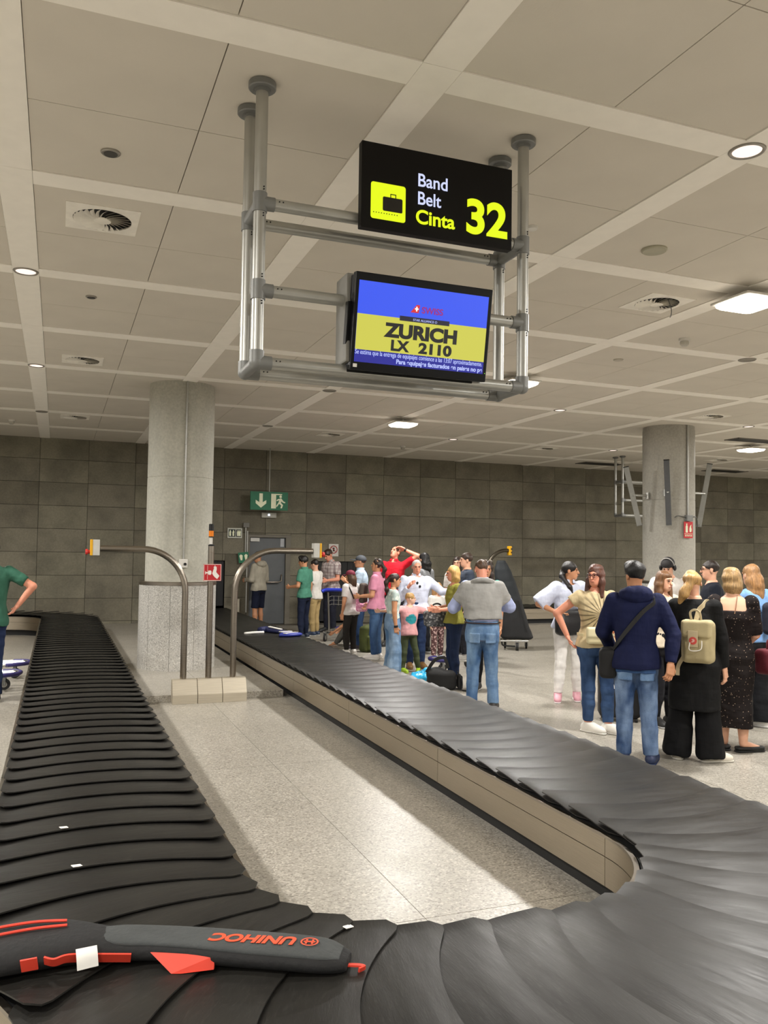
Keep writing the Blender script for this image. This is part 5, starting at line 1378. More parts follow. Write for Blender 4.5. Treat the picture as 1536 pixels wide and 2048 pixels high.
    if HP: soft('hair', hx(HP), hm, t, 0.008 if res < 0.0135 else 0.010, 0.0055, len(key), 48)
    # trousers, shorts, skirt or dress
    if bottom:
        kind, colr = bottom[0], bottom[1]; bm_ = cloth_mat(colr); hem = bottom[2] if len(bottom) > 2 else None
        if kind in ('slim', 'straight', 'wide', 'shorts'):
            o_ = {'slim': .006, 'straight': .012, 'wide': .016, 'shorts': .014}[kind]; pr = [torso(.455, .605, o_ + 0.002, 0.03)]
            for hip, kn, ank, fa in L:
                rk = {'slim': .035, 'straight': .041, 'wide': .060, 'shorts': .050}[kind] * H; ra = {'slim': .028, 'straight': .037, 'wide': .074, 'shorts': .05}[kind] * H
                if kind == 'shorts': pr.append(sleeve(hip, kn, .054 * H, rk, hem or .92, 0.03))
                else:
                    bend = seated is not None
                    md = kn * .58 + ank * .42; rm = max(.0385 * H, (rk + ra) / 2); fr = (hem or (1.05 if kind == 'wide' else .95)); pr += [cone(hip, kn, .052 * H + o_ * .6, max(rk, .038 * H), 0.03), cone(kn, md, max(rk, .038 * H), rm, 0.02), sleeve(md, ank, rm, ra, (fr - .42) / .58, 0.015)]
            pr.append(half((0, 0, -1), -0.008))
            soft({'shorts': 'shorts'}.get(kind, 'trousers'), pr, bm_, t, res, 0.0045 if kind != 'wide' else 0.006, hash(key) % 97 if False else len(key) * 7, 30)
        elif kind == 'skirt':
            z0 = hem or .12
            soft('skirt', [loft([(z0 * H, 0, 0, .15 * H, .13 * H), (.3 * H, 0, 0, .13 * H, .105 * H), (.5 * H, 0, 0, .108 * H, .080 * H), (.61 * H, 0, SP(.61), .085 * H, .064 * H)], off=.004)], bm_, t, res, 0.008, 3, 20)
        elif kind == 'dress':
            z0 = hem or .10
            rr = [(z0 * H, 0, 0, .098 * H, .085 * H), (.3 * H, 0, 0, .100 * H, .082 * H), (.42 * H, 0, 0, .104 * H, .080 * H)] + [(r[0], r[1], r[2], r[3] + .012, r[4] + .012) for r in rows if r[0] > .47 * H and r[0] < .83 * H]
            pr = [loft(rr, 0.02, 0.0, z0 * H, .815 * H)]
            for nm_ in 'RL':
                S, E, Wr, fd = J[nm_]; pr.append(sleeve(S, E, .040 * H, .036 * H, .98, 0.025))
            pr.append(rbox((0, -.09 * H, .83 * H), (.066 * H, .085 * H, .070 * H), .012, 0.008, 'cut'))
            soft('dress', pr, bm_, t, res, 0.006, 8, 22)
    # shirt, sweater or jacket
    if top:
        kind, colr = top[0], top[1]; tm = cloth_mat(colr); hem = top[2] if len(top) > 2 else .485; off = {'tee': .013, 'fit': .009, 'polo': .014, 'shirt': .018, 'hoodie': .026, 'coat': .024, 'loose': .030}[kind]
        pr = [torso(hem, .845, off, 0.02, 2.4, 0.16 if kind in ('loose', 'shirt') else 0.12, .60 * H)]
        slv = top[3] if len(top) > 3 else ('short' if kind in ('tee', 'fit', 'polo') else 'long')
        for nm_ in 'RL':
            S, E, Wr, fd = J[nm_]
            if slv == 'short': pr.append(sleeve(S, E, .033 * H + off * .9, .027 * H + off * (1.1 if kind != 'fit' else .7), .70 if kind != 'fit' else .42, 0.03))
            elif slv == 'cap': pr.append(sleeve(S, E, .033 * H + off, .030 * H + off, .36, 0.03))
            elif slv == 'elbow': pr.append(sleeve(S, E, .036 * H + off, .036 * H + off * 1.4, 1.02, 0.03))
            elif slv == 'rolled': pr += [cone(S, E, .031 * H + off, .027 * H + off, 0.03), sleeve(E, Wr, .027 * H + off, .026 * H + off * .8, .35, 0.015)]
            else: pr += [cone(S, E, .031 * H + off, .026 * H + off * .9, 0.03), sleeve(E, Wr, .026 * H + off * .9, .018 * H + off * .55, .98, 0.02)]
        pr.append(cone(Np + np.array([0, 0.02, -0.012 * H]), Np + np.array([0, 0.01, .05 * H]), .040 * H, .043 * H, 0.01, 'cut'))
        nm2 = {'tee': 'tee_shirt', 'fit': 'tee_shirt', 'polo': 'polo_shirt', 'shirt': 'shirt', 'hoodie': 'hooded_sweater', 'coat': 'jacket', 'loose': 'blouse'}[kind]
        sh = soft(nm2, pr, tm, t, res, 0.0045 if kind not in ('hoodie', 'loose', 'shirt') else 0.008, len(label), 26 if kind != 'hoodie' else 20)
        cz = Np[2] - 0.012 * H
        if kind in ('polo', 'shirt', 'loose'):
            soft('collar', [loft([(cz - .014 * H, 0, Np[1] - .004, .046 * H, .046 * H), (cz + .014 * H, 0, Np[1] - .006, .038 * H, .040 * H)], 0.006), cone(Np + np.array([0, 0.0, -.06 * H]), Np + np.array([0, 0, .06 * H]), .033 * H, .033 * H, 0.004, 'cut'), rbox((0, Np[1] + .05 * H, cz), (.010 * H, .04 * H, .05 * H), .004, 0.004, 'cut')], tm, sh, 0.008)
        if kind == 'hoodie':
            hp_ = [ell((0, SP(.84) - .050 * H, .838 * H + base_z), (.080 * H, .050 * H, .046 * H), 0.02)]
            for sd in (1, -1): hp_.append(cone((sd * .055 * H, SP(.84) - .04 * H, .842 * H + base_z), (sd * .03 * H, SP(.84) + .05 * H, .818 * H + base_z), .024 * H, .020 * H, 0.03))
            hp_.append(cone(Np + np.array([0, .012, -.05 * H]), Np + np.array([0, .005, .06 * H]), .036 * H, .040 * H, 0.01, 'cut'))
            soft('hood', hp_, tm, sh, 0.010, 0.006, 4, 40)
    # shoes
    if shoes:
        for i, (hip, kn, ank, fa) in enumerate(L):
            dr = np.array([-math.sin(fa), math.cos(fa), 0]); pr = [cone(ank - dr * .022 * H + np.array([0, 0, -.018 * H]), ank + dr * .085 * H + np.array([0, 0, -.024 * H]), .027 * H, .024 * H, 0.02), cone(ank + dr * .06 * H + np.array([0, 0, -.026 * H]), ank + dr * .105 * H + np.array([0, 0, -.028 * H]), .025 * H, .020 * H, 0.02), cone(ank + np.array([0, 0, -.012 * H]), ank + np.array([0, 0, .008 * H]), .028 * H, .027 * H, 0.015), cone(ank + dr * .005 * H + np.array([0, 0, .004 * H]), ank + dr * .075 * H + np.array([0, 0, -.022 * H]), .026 * H, .022 * H, 0.015)]
            zb = ank[2] - 0.045 * H
            if shoes == 'flat': pr = pr[:2]
            top_cut = half((0, 0, 1), zb + (.060 * H if shoes != 'flat' else .03 * H))
            so = soft('shoe', pr + [top_cut, half((0, 0, -1), -(zb + .012))], mat('shoe_' + (shoes if shoes != 'flat' else '151515'), shoes if shoes != 'flat' else '151515', 0.55), t, 0.010)
            soft('sole', [cone(ank - dr * .022 * H + np.array([0, 0, -.03 * H]), ank + dr * .105 * H + np.array([0, 0, -.03 * H]), .030 * H, .024 * H, 0.01), half((0, 0, 1), zb + .018), half((0, 0, -1), -(zb + 0.0))], mat('sole_' + sole, sole, 0.6), so, 0.010)
    P = dict(t=t, W=W, J=J, hw=hw, HC=HC, H=H, a=a, SP=SP, hx=hx, k=k, Np=Np, res=res, rows=rows)
    PEOPLE[key] = P; return P

def torso_pt(P, ang, zf, off=0.02):
    """point on the torso surface: ang 0 = front, 90 = the person's right side, 180 = back"""
    z = zf * P['H']; A = np.array(sorted(P['rows'])); wx = np.interp(z, A[:, 0], A[:, 3]) + off; wy = np.interp(z, A[:, 0], A[:, 4]) + off; cy_ = np.interp(z, A[:, 0], A[:, 2])
    q = R(ang); c, s = math.sin(q), math.cos(q); e = 2.3; rr = (abs(c) ** e + abs(s) ** e) ** (-1 / e)
    return (wx * c * rr, cy_ + wy * s * rr, z)

def strap_on(P, name, pts, m, w=0.012, off=0.03, parent=None, world=False, extra=None):
    ps = [torso_pt(P, a_, z_, off) for a_, z_ in pts]
    if extra: ps = ps + list(extra)
    if world: ps = [P['W'](p) for p in ps]
    c = Vector(P['W']((0, 0, 1.2))) if world else Vector((0, 0, 1.2))
    bm = bmesh.new(); sp_ = spline(ps, 5); rings = []
    for i, p in enumerate(sp_):
        tg = (sp_[min(i + 1, len(sp_) - 1)] - sp_[max(i - 1, 0)]).normalized(); out = Vector((p.x - c.x, p.y - c.y, 0)).normalized(); sd = tg.cross(out).normalized()
        rings.append([bm.verts.new(p + sd * w * u + out * 0.003 * v) for u, v in ((-1, -1), (1, -1), (1, 1), (-1, 1))])
    for a_, b_ in zip(rings, rings[1:]):
        for i in range(4): bm.faces.new((a_[i], a_[(i + 1) % 4], b_[(i + 1) % 4], b_[i]))
    bm.faces.new(rings[0][::-1]); bm.faces.new(rings[-1])
    return from_bm(name, bm, m, parent)

def bag(P, label, local, prims, m, rz=0.0, name='bag', cat='bag', h=0.012, wr=0.003):
    """a bag carried by a person: a thing of its own placed from the person's local frame"""
    w = P['W'](local); t = empty(name, label, cat, tuple(w), P['a'] + rz)
    soft('bag_body', prims, m, t, h, wr, 6, 35); return t
HANG = ((0.14, -0.02, -1), (0.02, 0.16, -1))
AKIMBO = ((0.85, -0.28, -0.62), (-0.80, 0.30, -0.52))
FRONT = ((0.18, 0.10, -1), (-0.25, 0.95, -0.1))
FRONTUP = ((0.2, 0.25, -1), (-0.35, 0.75, 0.55))
BACKH = ((0.35, -0.25, -0.9), (-0.25, -0.12, -0.95))
T = {}
person('hoodie', 'man in a navy hooded sweater and faded jeans, his back turned, hand at hip', (4.74, 6.10), 1.755, 2, 'm', 'tan', 1.03, 0.0, (28, 4, 0), 'thick', '0e0d0f', ('hoodie', '10173b', .475), ('straight', 'denim:2b436a:8097b8', 1.0), '1d2a4a', '1d2a4a',
       R_arm=((0.42, -0.10, -0.92), (-0.10, -0.32, -0.92)), L_arm=((0.3, 0.25, -0.92), (-0.25, 0.6, -0.6)), feet=[(0.075, 0.02, -14), (-0.055, 0.03, 10)], res=0.0115, palm={'R': (-0.6, 0.8, 0)}, curl=0.6)
person('black', 'woman in black coat and wide black trousers with tied up blonde hair', (5.34, 6.05), 1.69, -6, 'f', 'fair', 1.04, 0.03, (14, 14, -8), 'messy', 'b8915a', ('coat', '0b0b0c', .27), ('wide', '08080a', 1.12), 'cfc8ba', 'dcd7cb',
       R_arm=((0.2, 0.05, -1), (0.12, 0.1, -1)), L_arm=((0.15, 0.25, -1), (-0.3, 0.7, -0.5)), feet=[(0.075, 0.0, -60), (-0.09, 0.0, 20)], res=0.0115, hands='R')
person('dress', 'woman in a long dark dotted dress with a bare upper back and a blonde bob', (5.93, 6.21), 1.72, 2, 'f', 'fair', 1.06, 0.02, (22, 10, 0), 'bob', '9a7c52', None, ('dress', 'dots:17100f:b49b86', .135), 'flat', '151515',
       R_arm=((0.12, 0.08, -1), (-0.3, 0.75, -0.5)), L_arm=((0.12, 0.08, -1), (-0.4, 0.75, -0.5)), feet=[(0.05, 0.0, -60), (-0.045, 0.03, 20)], res=0.0115, hands='')
person('beige', 'woman in a beige printed tee and blue jeans with glasses, hand on hip', (5.21, 7.35), 1.72, 195, 'f', 'red', 1.08, 0.0, (-38, 4, 0), 'front', '4e2a1c', ('fit', 'burst:c4b28c:4a3f2e', .50, 'cap'), ('slim', 'denim:263c5e:46618a', .90), 'e6e2da', 'ece9e2',
       R_arm=((0.80, -0.20, -0.66), (-0.42, 0.10, -0.95)), L_arm=HANG, feet=[(0.05, 0.02, 40), (-0.06, 0.06, 45)], res=0.012, hands='R')
person('whitejeans', 'woman in a pale blue blouse and white jeans with a dark ponytail, face in profile', (5.96, 8.99), 1.725, 205, 'f', 'tan', 1.0, 0.03, (62, 0, 0), 'side', '15100f', ('loose', 'c9cfe2', .52, 'elbow'), ('slim', 'e9e6e2', .93), 'd49aa6', 'efeaea',
       R_arm=((0.80, -0.10, -0.7), (-0.55, 0.75, -0.35)), L_arm=HANG, feet=[(0.085, 0.02, -25), (-0.075, -0.01, -22)], res=0.012, hands='RL')
person('sweater', 'man in blue jeans with a grey sweater draped over his shoulders, head bowed', (4.62, 8.72), 1.76, 2, 'm', 'red', 1.12, 0.06, (10, 36, 0), 'short', '4a3423', ('shirt', 'a9b3da', .58, 'rolled'), ('straight', 'denim:3c5c86:7f9dbd', 1.0), '2a2622', '2a2622',
       R_arm=((0.42, 0.45, -0.8), (-0.6, 0.75, 0.1)), L_arm=((0.50, 0.25, -0.85), (-0.45, 0.85, 0.15)), feet=[(0.075, 0.0, -12), (-0.065, 0.03, 10)], res=0.012, hands='RL')
person('specs', 'dark haired woman with sunglasses on her head, looking over the man in the grey sweater', (5.32, 9.96), 1.72, 172, 'f', 'tan', 0.95, 0.0, (12, 6, -6), 'front', '2c1c14', ('tee', '2f8a7a', .5), ('slim', '101013', .95), '3c3a38', 'd9d6d0', R_arm=HANG, L_arm=HANG)
person('blonde', 'blonde woman in a yellow green top and navy jeans, facing left', (5.25, 10.75), 1.63, 108, 'f', 'red', 1.02, 0.0, (-8, 4, 0), 'bob', 'c29a5c', ('fit', '86823a', .5, 'short'), ('slim', '17243f', .97), '8d8a84', 'd9d6d0', R_arm=FRONT, L_arm=FRONT)
person('whiteman', 'grey haired man in a pale shirt holding out a red booklet', (5.26, 12.15), 1.70, 196, 'm', 'red', 1.16, 0.0, (-6, 8, 0), 'receding', 'b9b5ae', ('shirt', 'cdd3e6', .50, 'long'), ('straight', 'denim:1c2b4c:2f4468', 1.0), '7a5a32', '7a5a32',
       L_arm=((0.75, 0.35, -0.62), (0.45, 0.75, 0.12)), R_arm=((0.25, 0.05, -1), (-0.35, 0.6, 0.7)), res=0.013)
person('pony', 'girl with a long ponytail, floral tee and wide pale jeans by the belt', (4.58, 11.42), 1.50, -74, 'f', 'tan', 0.92, 0.0, (-6, 2, 0), 'pony', '2c170f', ('fit', 'floral:b9c8c4:e6e8df', .56, 'short'), ('wide', 'denim:4e6e92:9bb3cc', 1.05), 'dedbd5', 'efece6',
       R_arm=((0.10, -0.05, -1), (0.02, 0.12, -1)), L_arm=HANG, res=0.0125)
person('kid', 'small blonde child in a pink tee and olive trousers stretching out an arm', (4.97, 11.74), 1.18, 205, 'm', 'pale', 1.02, 0.05, (70, 0, 0), 'short', 'b08a52', ('tee', 'chest:e0a5a6:2f8f98:0.80', .47), ('slim', '4a5238', .95), '9dbf2e', 'c0d84a',
       L_arm=((0.95, 0.25, -0.25), (0.95, 0.25, -0.3)), R_arm=((0.95, 0.10, -0.1), (1.0, 0.1, 0.0)), feet=[(0.07, -0.02, 10), (-0.12, 0.05, -30)], res=0.012)
person('legs', 'small child in a white top and speckled leggings behind the trolley', (6.0, 12.95), 1.28, 215, 'f', 'pale', 0.98, 0.0, (0, 10, 0), 'long', 'b58a58', ('tee', 'e0ddd6', .46), ('slim', 'print:5a4040:b79a94', .95), 'c9d6ea', 'e4e8ee', R_arm=HANG, L_arm=HANG)
person('pink', 'woman in a pink tee and blue jeans with dark hair pulled back', (5.05, 13.31), 1.69, 72, 'f', 'tan', 1.12, 0.0, (0, -10, 0), 'pony', '2a1c16', ('polo', 'd68fa8', .50), ('straight', 'denim:2a446a:4d6a90', .98), 'e6e2de', 'efece8',
       R_arm=((0.15, 0.05, -1), (-0.2, 0.75, -0.7)), L_arm=FRONT)
person('girlcap', 'girl in a maroon cap, white tee and black jeans with her back turned', (4.84, 14.06), 1.47, 42, 'f', 'tan', 0.98, 0.0, (16, 4, 0), 'long', '4a3624', ('tee', 'dcd7d3', .47), ('slim', '24211f', .97), 'dcd9d4', 'efece8',
       R_arm=((0.12, 0.15, -1), (-0.1, 0.45, -0.9)), L_arm=HANG)
person('capman', 'man in a grey baseball cap and pale blue polo, facing left', (5.26, 14.74), 1.73, 84, 'm', 'tan', 1.05, 0.0, (0, -4, 0), 'buzz', '2a221c', ('polo', 'a9bccd', .48), ('straight', 'denim:1f3456:3a5680', 1.0), '3a3340', 'cfcac4',
       R_arm=((0.2, 0.2, -1), (-0.5, 0.5, 0.75)), L_arm=FRONTUP)
person('redpolo', 'tall man in a red polo with one hand on his head, looking up', (6.04, 15.04), 1.93, 165, 'm', 'red', 1.0, -0.02, (-22, -26, 0), 'receding', '5a3f30', ('polo', 'c31a2a', .5), ('straight', '22242c', 1.0), '222222', '222222',
       L_arm=((0.85, 0.1, 0.55), (-0.95, -0.05, 0.42)), R_arm=HANG)
person('longblack', 'woman with long black hair and a grey top in front of the back wall', (6.19, 13.92), 1.80, 50, 'f', 'fair', 0.95, 0.0, (0, 0, 0), 'long', '0d0b0c', ('fit', '8d8f92', .5, 'long'), ('slim', '1d1e24', .97), '222222', 'd0d0d0')
person('plaid', 'man in a checked shirt and dark trousers looking down at a dark tablet', (5.68, 17.87), 1.86, 132, 'm', 'red', 1.12, 0.02, (0, 28, 0), 'short', '33241b', ('shirt', 'plaid:c9c2bd:6d5f62:8a6d70', .50, 'short'), ('straight', '1b1d29', 1.0), '1d1d1d', '1d1d1d', R_arm=FRONT, L_arm=FRONT, res=0.014)
person('teen', 'teenager in a white tee with 59 on the sleeve and khaki trousers', (5.14, 17.24), 1.62, 62, 'm', 'fair', 0.98, 0.0, (0, 8, 0), 'short', '1d1613', ('tee', 'e3dfd8', .48), ('slim', 'b39b6c', .97), '2f3e58', 'd0ccc4',
       R_arm=((0.2, 0.25, -0.95), (-0.4, 0.7, 0.7)), L_arm=FRONT, res=0.014)
person('boygreen', 'boy in a green polo and dark jeans with short black hair', (4.78, 16.83), 1.69, 58, 'm', 'tan', 0.92, 0.0, (18, 8, 0), 'thick', '14100e', ('polo', '4c8570', .49), ('slim', '182036', 1.0), '2a3346', 'd6d4ce', R_arm=HANG, L_arm=FRONT, res=0.014)
person('boyhood', 'boy in a cream hooded sweater and navy shorts standing before the grey door', (4.36, 19.2), 1.76, 48, 'm', 'tan', 0.92, 0.0, (22, 16, 0), 'short', '38241a', ('hoodie', 'a9a394', .49), ('shorts', '141a2e', .95), '1c1c1e', '1c1c1e', R_arm=((0.2, 0.0, -1), (-0.35, 0.6, -0.6)), L_arm=FRONT, res=0.014)
person('greenleft', 'man in a dark green polo and navy jeans at the left edge', (-0.72, 10.8), 1.88, 14, 'm', 'red', 1.05, 0.0, (30, 0, 0), 'short', '3a2a20', ('polo', '335f4d', .47), ('straight', '1d2a4a', 1.0), '3a3f4a', 'c9c9c9',
       R_arm=((0.78, -0.45, -0.55), (-0.55, 0.25, -0.85)), L_arm=HANG, res=0.0125, hands='R')
person('phones', 'man in a white tee with a dark cap and headphones in front of the pillar', (7.76, 9.27), 1.80, 172, 'm', 'fair', 1.0, 0.04, (-6, 26, 0), 'buzz', '15110f', ('tee', 'd8d3cd', .48), ('straight', 'denim:1c2f55:35507f', 1.0), '1f2a44', 'd0d0d0', R_arm=((0.3, 0.1, -1), (-0.3, 0.8, -0.3)), L_arm=FRONT)
person('cream', 'young woman with long light brown hair and a cream top, half hidden', (6.10, 7.40), 1.66, 218, 'f', 'fair', 0.95, 0.0, (10, 6, 0), 'front', '6d4c30', ('fit', 'd8cbb4', .5, 'short'), ('slim', '1d1d22', .97), '222222', 'd0d0d0')
person('glasses', 'man with glasses and short dark hair in a navy tee, seen in profile', (7.40, 8.08), 1.77, 96, 'm', 'fair', 1.0, 0.0, (0, 0, 0), 'buzz', '241a15', ('tee', '161b26', .48), ('shorts', '2a2c33', .95), '20283a', 'e4e2de', R_arm=HANG, L_arm=HANG)
person('ltblue', 'woman in a light blue tee and black trousers with long strawberry blonde hair', (6.96, 7.0), 1.74, 40, 'f', 'fair', 1.0, 0.0, (0, 4, 0), 'long', '9a7248', ('tee', '7fa8dc', .52), ('wide', '0f1014', 1.05), 'e8e6e2', 'efede9', R_arm=((0.16, 0.05, -1), (0.0, 0.3, -1)), L_arm=((0.2, 0.2, -1), (-0.3, 0.7, -0.2)), feet=[(0.06, 0.0, 30), (-0.08, 0.06, 40)], res=0.012)
person('maroon', 'person in a maroon hooded sweater cut by the right edge', (6.42, 5.82), 1.70, 48, 'f', 'fair', 1.0, 0.0, (0, 0, 0), 'long', '3a2418', ('hoodie', '6e1424', .48), ('wide', '15161c', 1.05), 'b9d23a', 'c9e04a', R_arm=HANG, L_arm=FRONT, hands='')
person('manback', 'man with short dark hair standing behind the man with the grey sweater', (6.44, 12.71), 1.81, 100, 'm', 'fair', 1.0, 0.0, (0, 0, 0), 'short', '3a2a20', ('tee', '3a4250', .48), ('straight', '23252c', 1.0), '222222', '222222', res=0.0136)
person('womanback', 'fair faced person partly hidden behind the blonde woman and the dark haired man', (6.56, 13.34), 1.74, 170, 'f', 'fair', 0.95, 0.0, (0, 0, 0), 'bob', '2a1d16', ('tee', 'c9c4bd', .5), ('slim', '23252c', .97), '222222', '222222', res=0.0136)
person('sitter', 'child in grey trousers sitting on the floor behind the belt', (5.34, 15.15), 1.22, 75, 'm', 'tan', 1.0, 0.25, (0, 20, 0), 'short', '2a1c14', ('tee', '6a6a68', .47), ('straight', '5a5955', 1.0), None, '222222', R_arm=((0.3, 0.7, -0.5), (0.1, 0.8, -0.6)), L_arm=((0.3, 0.7, -0.5), (0.1, 0.8, -0.6)), feet=[(0.13, 0.34, -10), (-0.12, 0.30, 20)], seated=0.10)

def pockets(P, colr, zf):
    H = P['H']; rows = P['rows']
    for sd in (1, -1):
        kb = rbox((sd * .052 * H, -.09 * H, zf * H), (.034 * H, .06 * H, .034 * H), .010)
        hip = np.array([sd * .050 * H, 0, .485 * H]); kn = hip * np.array([1, 1, .58])
        pr = [loft(rows, 0.03, .019, .40 * H, .605 * H), cone(hip, kn, .052 * H + .0115, .043 * H, 0.03), Prim(lambda Q, f=kb.fn: -f(Q), (-9, -9, -9), (9, 9, 9), 0.0, 'cut')]
        soft('back_pocket', pr, cloth_mat(colr), P['t'], 0.008)
# ---------------- things worn as parts and bags carried
P_ = PEOPLE['sweater']; Hs = P_['H']; gm = cloth_mat('9b9a97')
rw = [(r[0], r[1], r[2], r[3] + 0.034, r[4] + 0.034) for r in P_['rows'] if r[0] > .6 * Hs]
pr = [loft([(.595 * Hs, 0, P_['SP'](.6) - .015, .128 * Hs, .090 * Hs), (.66 * Hs, 0, P_['SP'](.66) - .01, .126 * Hs, .088 * Hs)] + [r for r in rw if r[0] > .7 * Hs], 0.02, 0.0, .595 * Hs, .852 * Hs)]
S, E, Wr, fd = P_['J']['R']; pr.append(sleeve(S, E, .072, .078, .62, 0.06)); S2, E2, W2, f2 = P_['J']['L']; pr.append(sleeve(S2, E2, .072, .078, .62, 0.06))
pr.append(cone(P_['Np'] + np.array([0, .02, -.03]), P_['Np'] + np.array([0, 0.01, .1]), .058, .07, 0.01, 'cut')); pr.append(rbox((0, .30, 1.2), (.3, .235, .4), .02, 0.02, 'cut'))
sw = soft('draped_sweater', pr, gm, P_['t'], 0.012, 0.006, 21, 20)
for sd in (1, -1):
    tube('sweater_sleeve', spline([(sd * .10, .07, 1.47), (sd * .12, .155, 1.36), (sd * .10, .19, 1.15), (sd * .085, .18, .98)]), [0.045] * 6 + [0.042] * 12 + [0.034] * 1 if False else 0.042, gm, sw, n=12)
tube('neck_roll', spline([(-.13, .03, 1.455), (-.085, -.055, 1.485), (0, -.085, 1.50), (.085, -.055, 1.485), (.13, .03, 1.455)], 5), 0.030, gm, sw, n=10)
z_ = .585 * Hs
bl = [torso_pt(P_, a_, .572, .024) for a_ in range(0, 361, 15)]
tube('belt', bl, 0.018, mat('belt_brown', '3a2018', 0.5), P_['t'], flat=0.004, upv=(0, 0, 1))
pockets(P_, 'denim:4a6c96:90abc8', .475)


# hoodie man: pocket of the jeans, blue shirt hem and shoulder bag
P_ = PEOPLE['hoodie']; Hs = P_['H']
soft('shirt_hem', [loft([(.455 * Hs, 0, 0, .093 * Hs + .018, .069 * Hs + .018), (.50 * Hs, 0, 0, .095 * Hs + .018, .071 * Hs + .018)], e=2.4)], cloth_mat('35527f'), P_['t'], 0.011, 0.003, 4)
pockets(P_, 'denim:2f4f7c:86a3c4', .452)
b = bag(P_, 'black shoulder bag at the left hip of the man in the navy hoodie', (-.235, .05, .86), [rbox((0, 0, 0), (.075, .13, .13), .04)], cloth('bag_matt_black', '0f0f10'), name='shoulder_bag')
strap_on(P_, 'shoulder_strap', [(-100, .55), (-130, .60), (-165, .68), (165, .76), (140, .80), (120, .825)], M_BLACK, 0.018, 0.040, P_['t'])

# woman in black: pale backpack with a round badge
P_ = PEOPLE['black']; Hs = P_['H']; bp = mat('backpack_sand', 'a89a74', 0.75, var=0.12, bmp=0.15, bscale=120); bl_ = mat('strap_sand', 'b9a987', 0.7)
w = P_['W']((.055, -.225, 1.07)); pk = empty('small_backpack', 'sand coloured boxy backpack with a round badge on the woman in black', 'backpack', tuple(w), P_['a'] + R(-10))
soft('pack_body', [rbox((0, 0, 0), (.135, .075, .185), .045), rbox((0, -.07, -.07), (.10, .03, .09), .025, 0.02)], bp, pk, 0.010, 0.004, 13, 30)
soft('flap', [rbox((0, -.035, .115), (.128, .062, .075), .03)], mat('backpack_flap', 'b3a57e', 0.75, bmp=0.15, bscale=120), pk, 0.009, 0.004, 14, 30)
box('flap_tongue', (-.06, .025, -.108, -.100, -.04, .10), bl_, pk, 0.004)
FBk = frame_at((-.015, -.1095, .015), (1, 0, 0), (0, 0, 1))
poly('round_badge', ngon(0, 0, .033, n=24), 0.002, mat('badge_red', 'c4463c', 0.5), pk, FBk); FBk2 = FBk @ Matrix.Translation((0, 0, .0025))
poly('badge_mark', [(-.016, -.012), (-.004, -.016), (.014, -.006), (.016, .008), (.004, .016), (-.012, .010), (0, .002)], 0.001, mat('badge_mark_pale', 'd9a79a', 0.5), pk, FBk2)
tube('lanyard', spline([(-.04, -.112, .0), (-.045, -.115, -.06), (0, -.118, -.07), (.055, -.116, -.05), (.06, -.112, .02)]), .004, M_SIGNW, pk, n=6)
tube('top_handle', spline([(-.05, -.02, .18), (-.06, -.03, .25), (-.02, -.035, .275), (.02, -.03, .25), (.03, -.02, .18)]), .009, bl_, pk, flat=.004)
strap_on(P_, 'shoulder_strap', [(172, .735), (165, .79), (150, .815), (120, .835), (90, .825)], bl_, 0.020, 0.036, P_['t'])
tube('hanging_strap', spline([(-.12, -.03, -.14), (-.16, -.04, -.22), (-.165, -.045, -.30)]), .016, bl_, pk, flat=.003, upv=(0, 1, 0))

# woman in beige: small pale bag, glasses
P_ = PEOPLE['beige']; Hs = P_['H']; crm = mat('cream_leather', 'cfc39a', 0.45)
w = P_['W']((.02, .185, .99)); bb = empty('belt_bag', 'small cream flap bag at the waist of the woman in beige', 'bag', tuple(w), P_['a'])
soft('bag_body', [rbox((0, 0, 0), (.125, .04, .082), .025)], crm, bb, 0.010); soft('flap', [rbox((0, .012, .035), (.128, .038, .055), .022)], mat('cream_flap', 'd9cfa8', 0.45), bb, 0.009)
strap_on(P_, 'waist_strap', [(a_, .575) for a_ in range(-40, -330, -30)], crm, .012, .028, P_['t'])
def glasses(P, c='3a2030', lens=None):
    hw = P['hw']; g = None
    for sd in (1, -1):
        ring = [hw((sd * .030 + .024 * math.cos(q), .106 - .012 * abs(math.cos(q)) * 0.5, .004 + .019 * math.sin(q))) for q in np.linspace(0, 2 * math.pi, 17)]
        bm = bmesh.new(); add_tube(bm, ring, .0024, 6); add_tube(bm, [hw((sd * .053, .098, .008)), hw((sd * .074, .03, .010)), hw((sd * .076, -.01, .006))], .0024, 6)
        if sd == 1: add_tube(bm, [hw((-.008, .108, .008)), hw((.008, .108, .008))], .0024, 6)
        g = from_bm('glasses_frame', bm, mat('glasses_' + c, c, 0.35), P['t'])
glasses(PEOPLE['beige']); glasses(PEOPLE['glasses'], '2a1a1a')
def sunglasses(P, y=.055, z=.115, tilt=0.0):
    hw = P['hw']
    for sd in (1, -1): soft('sunglass_lens', P['hx']([ell((sd * .033 * P['k'], y * P['k'], z * P['k']), np.array((.027, .012, .020)) * P['k'], 0)]), mat('sunglass_lens', '6a625a', 0.12), P['t'], .005)
    tube('sunglass_frame', [hw((-.08, -.02, z - .05)), hw((-.066, y - .01, z)), hw((0, y + .01, z + .008)), hw((.066, y - .01, z)), hw((.08, -.02, z - .05))], .003, M_BLACK, P['t'], n=6)
sunglasses(PEOPLE['specs']); sunglasses(PEOPLE['pink'], .05, .11)
P_ = PEOPLE['whiteman']
for sd in (1, -1):
    c = torso_pt(P_, sd * 5, .765 + .016 * sd, .030); soft('sunglass_lens', [ell(c, (.020, .010, .024), 0)], M_BLACK, P_['t'], .007)
S, E, Wr, fd = P_['J']['L']; pt = P_['W'](Wr + fd * .13)
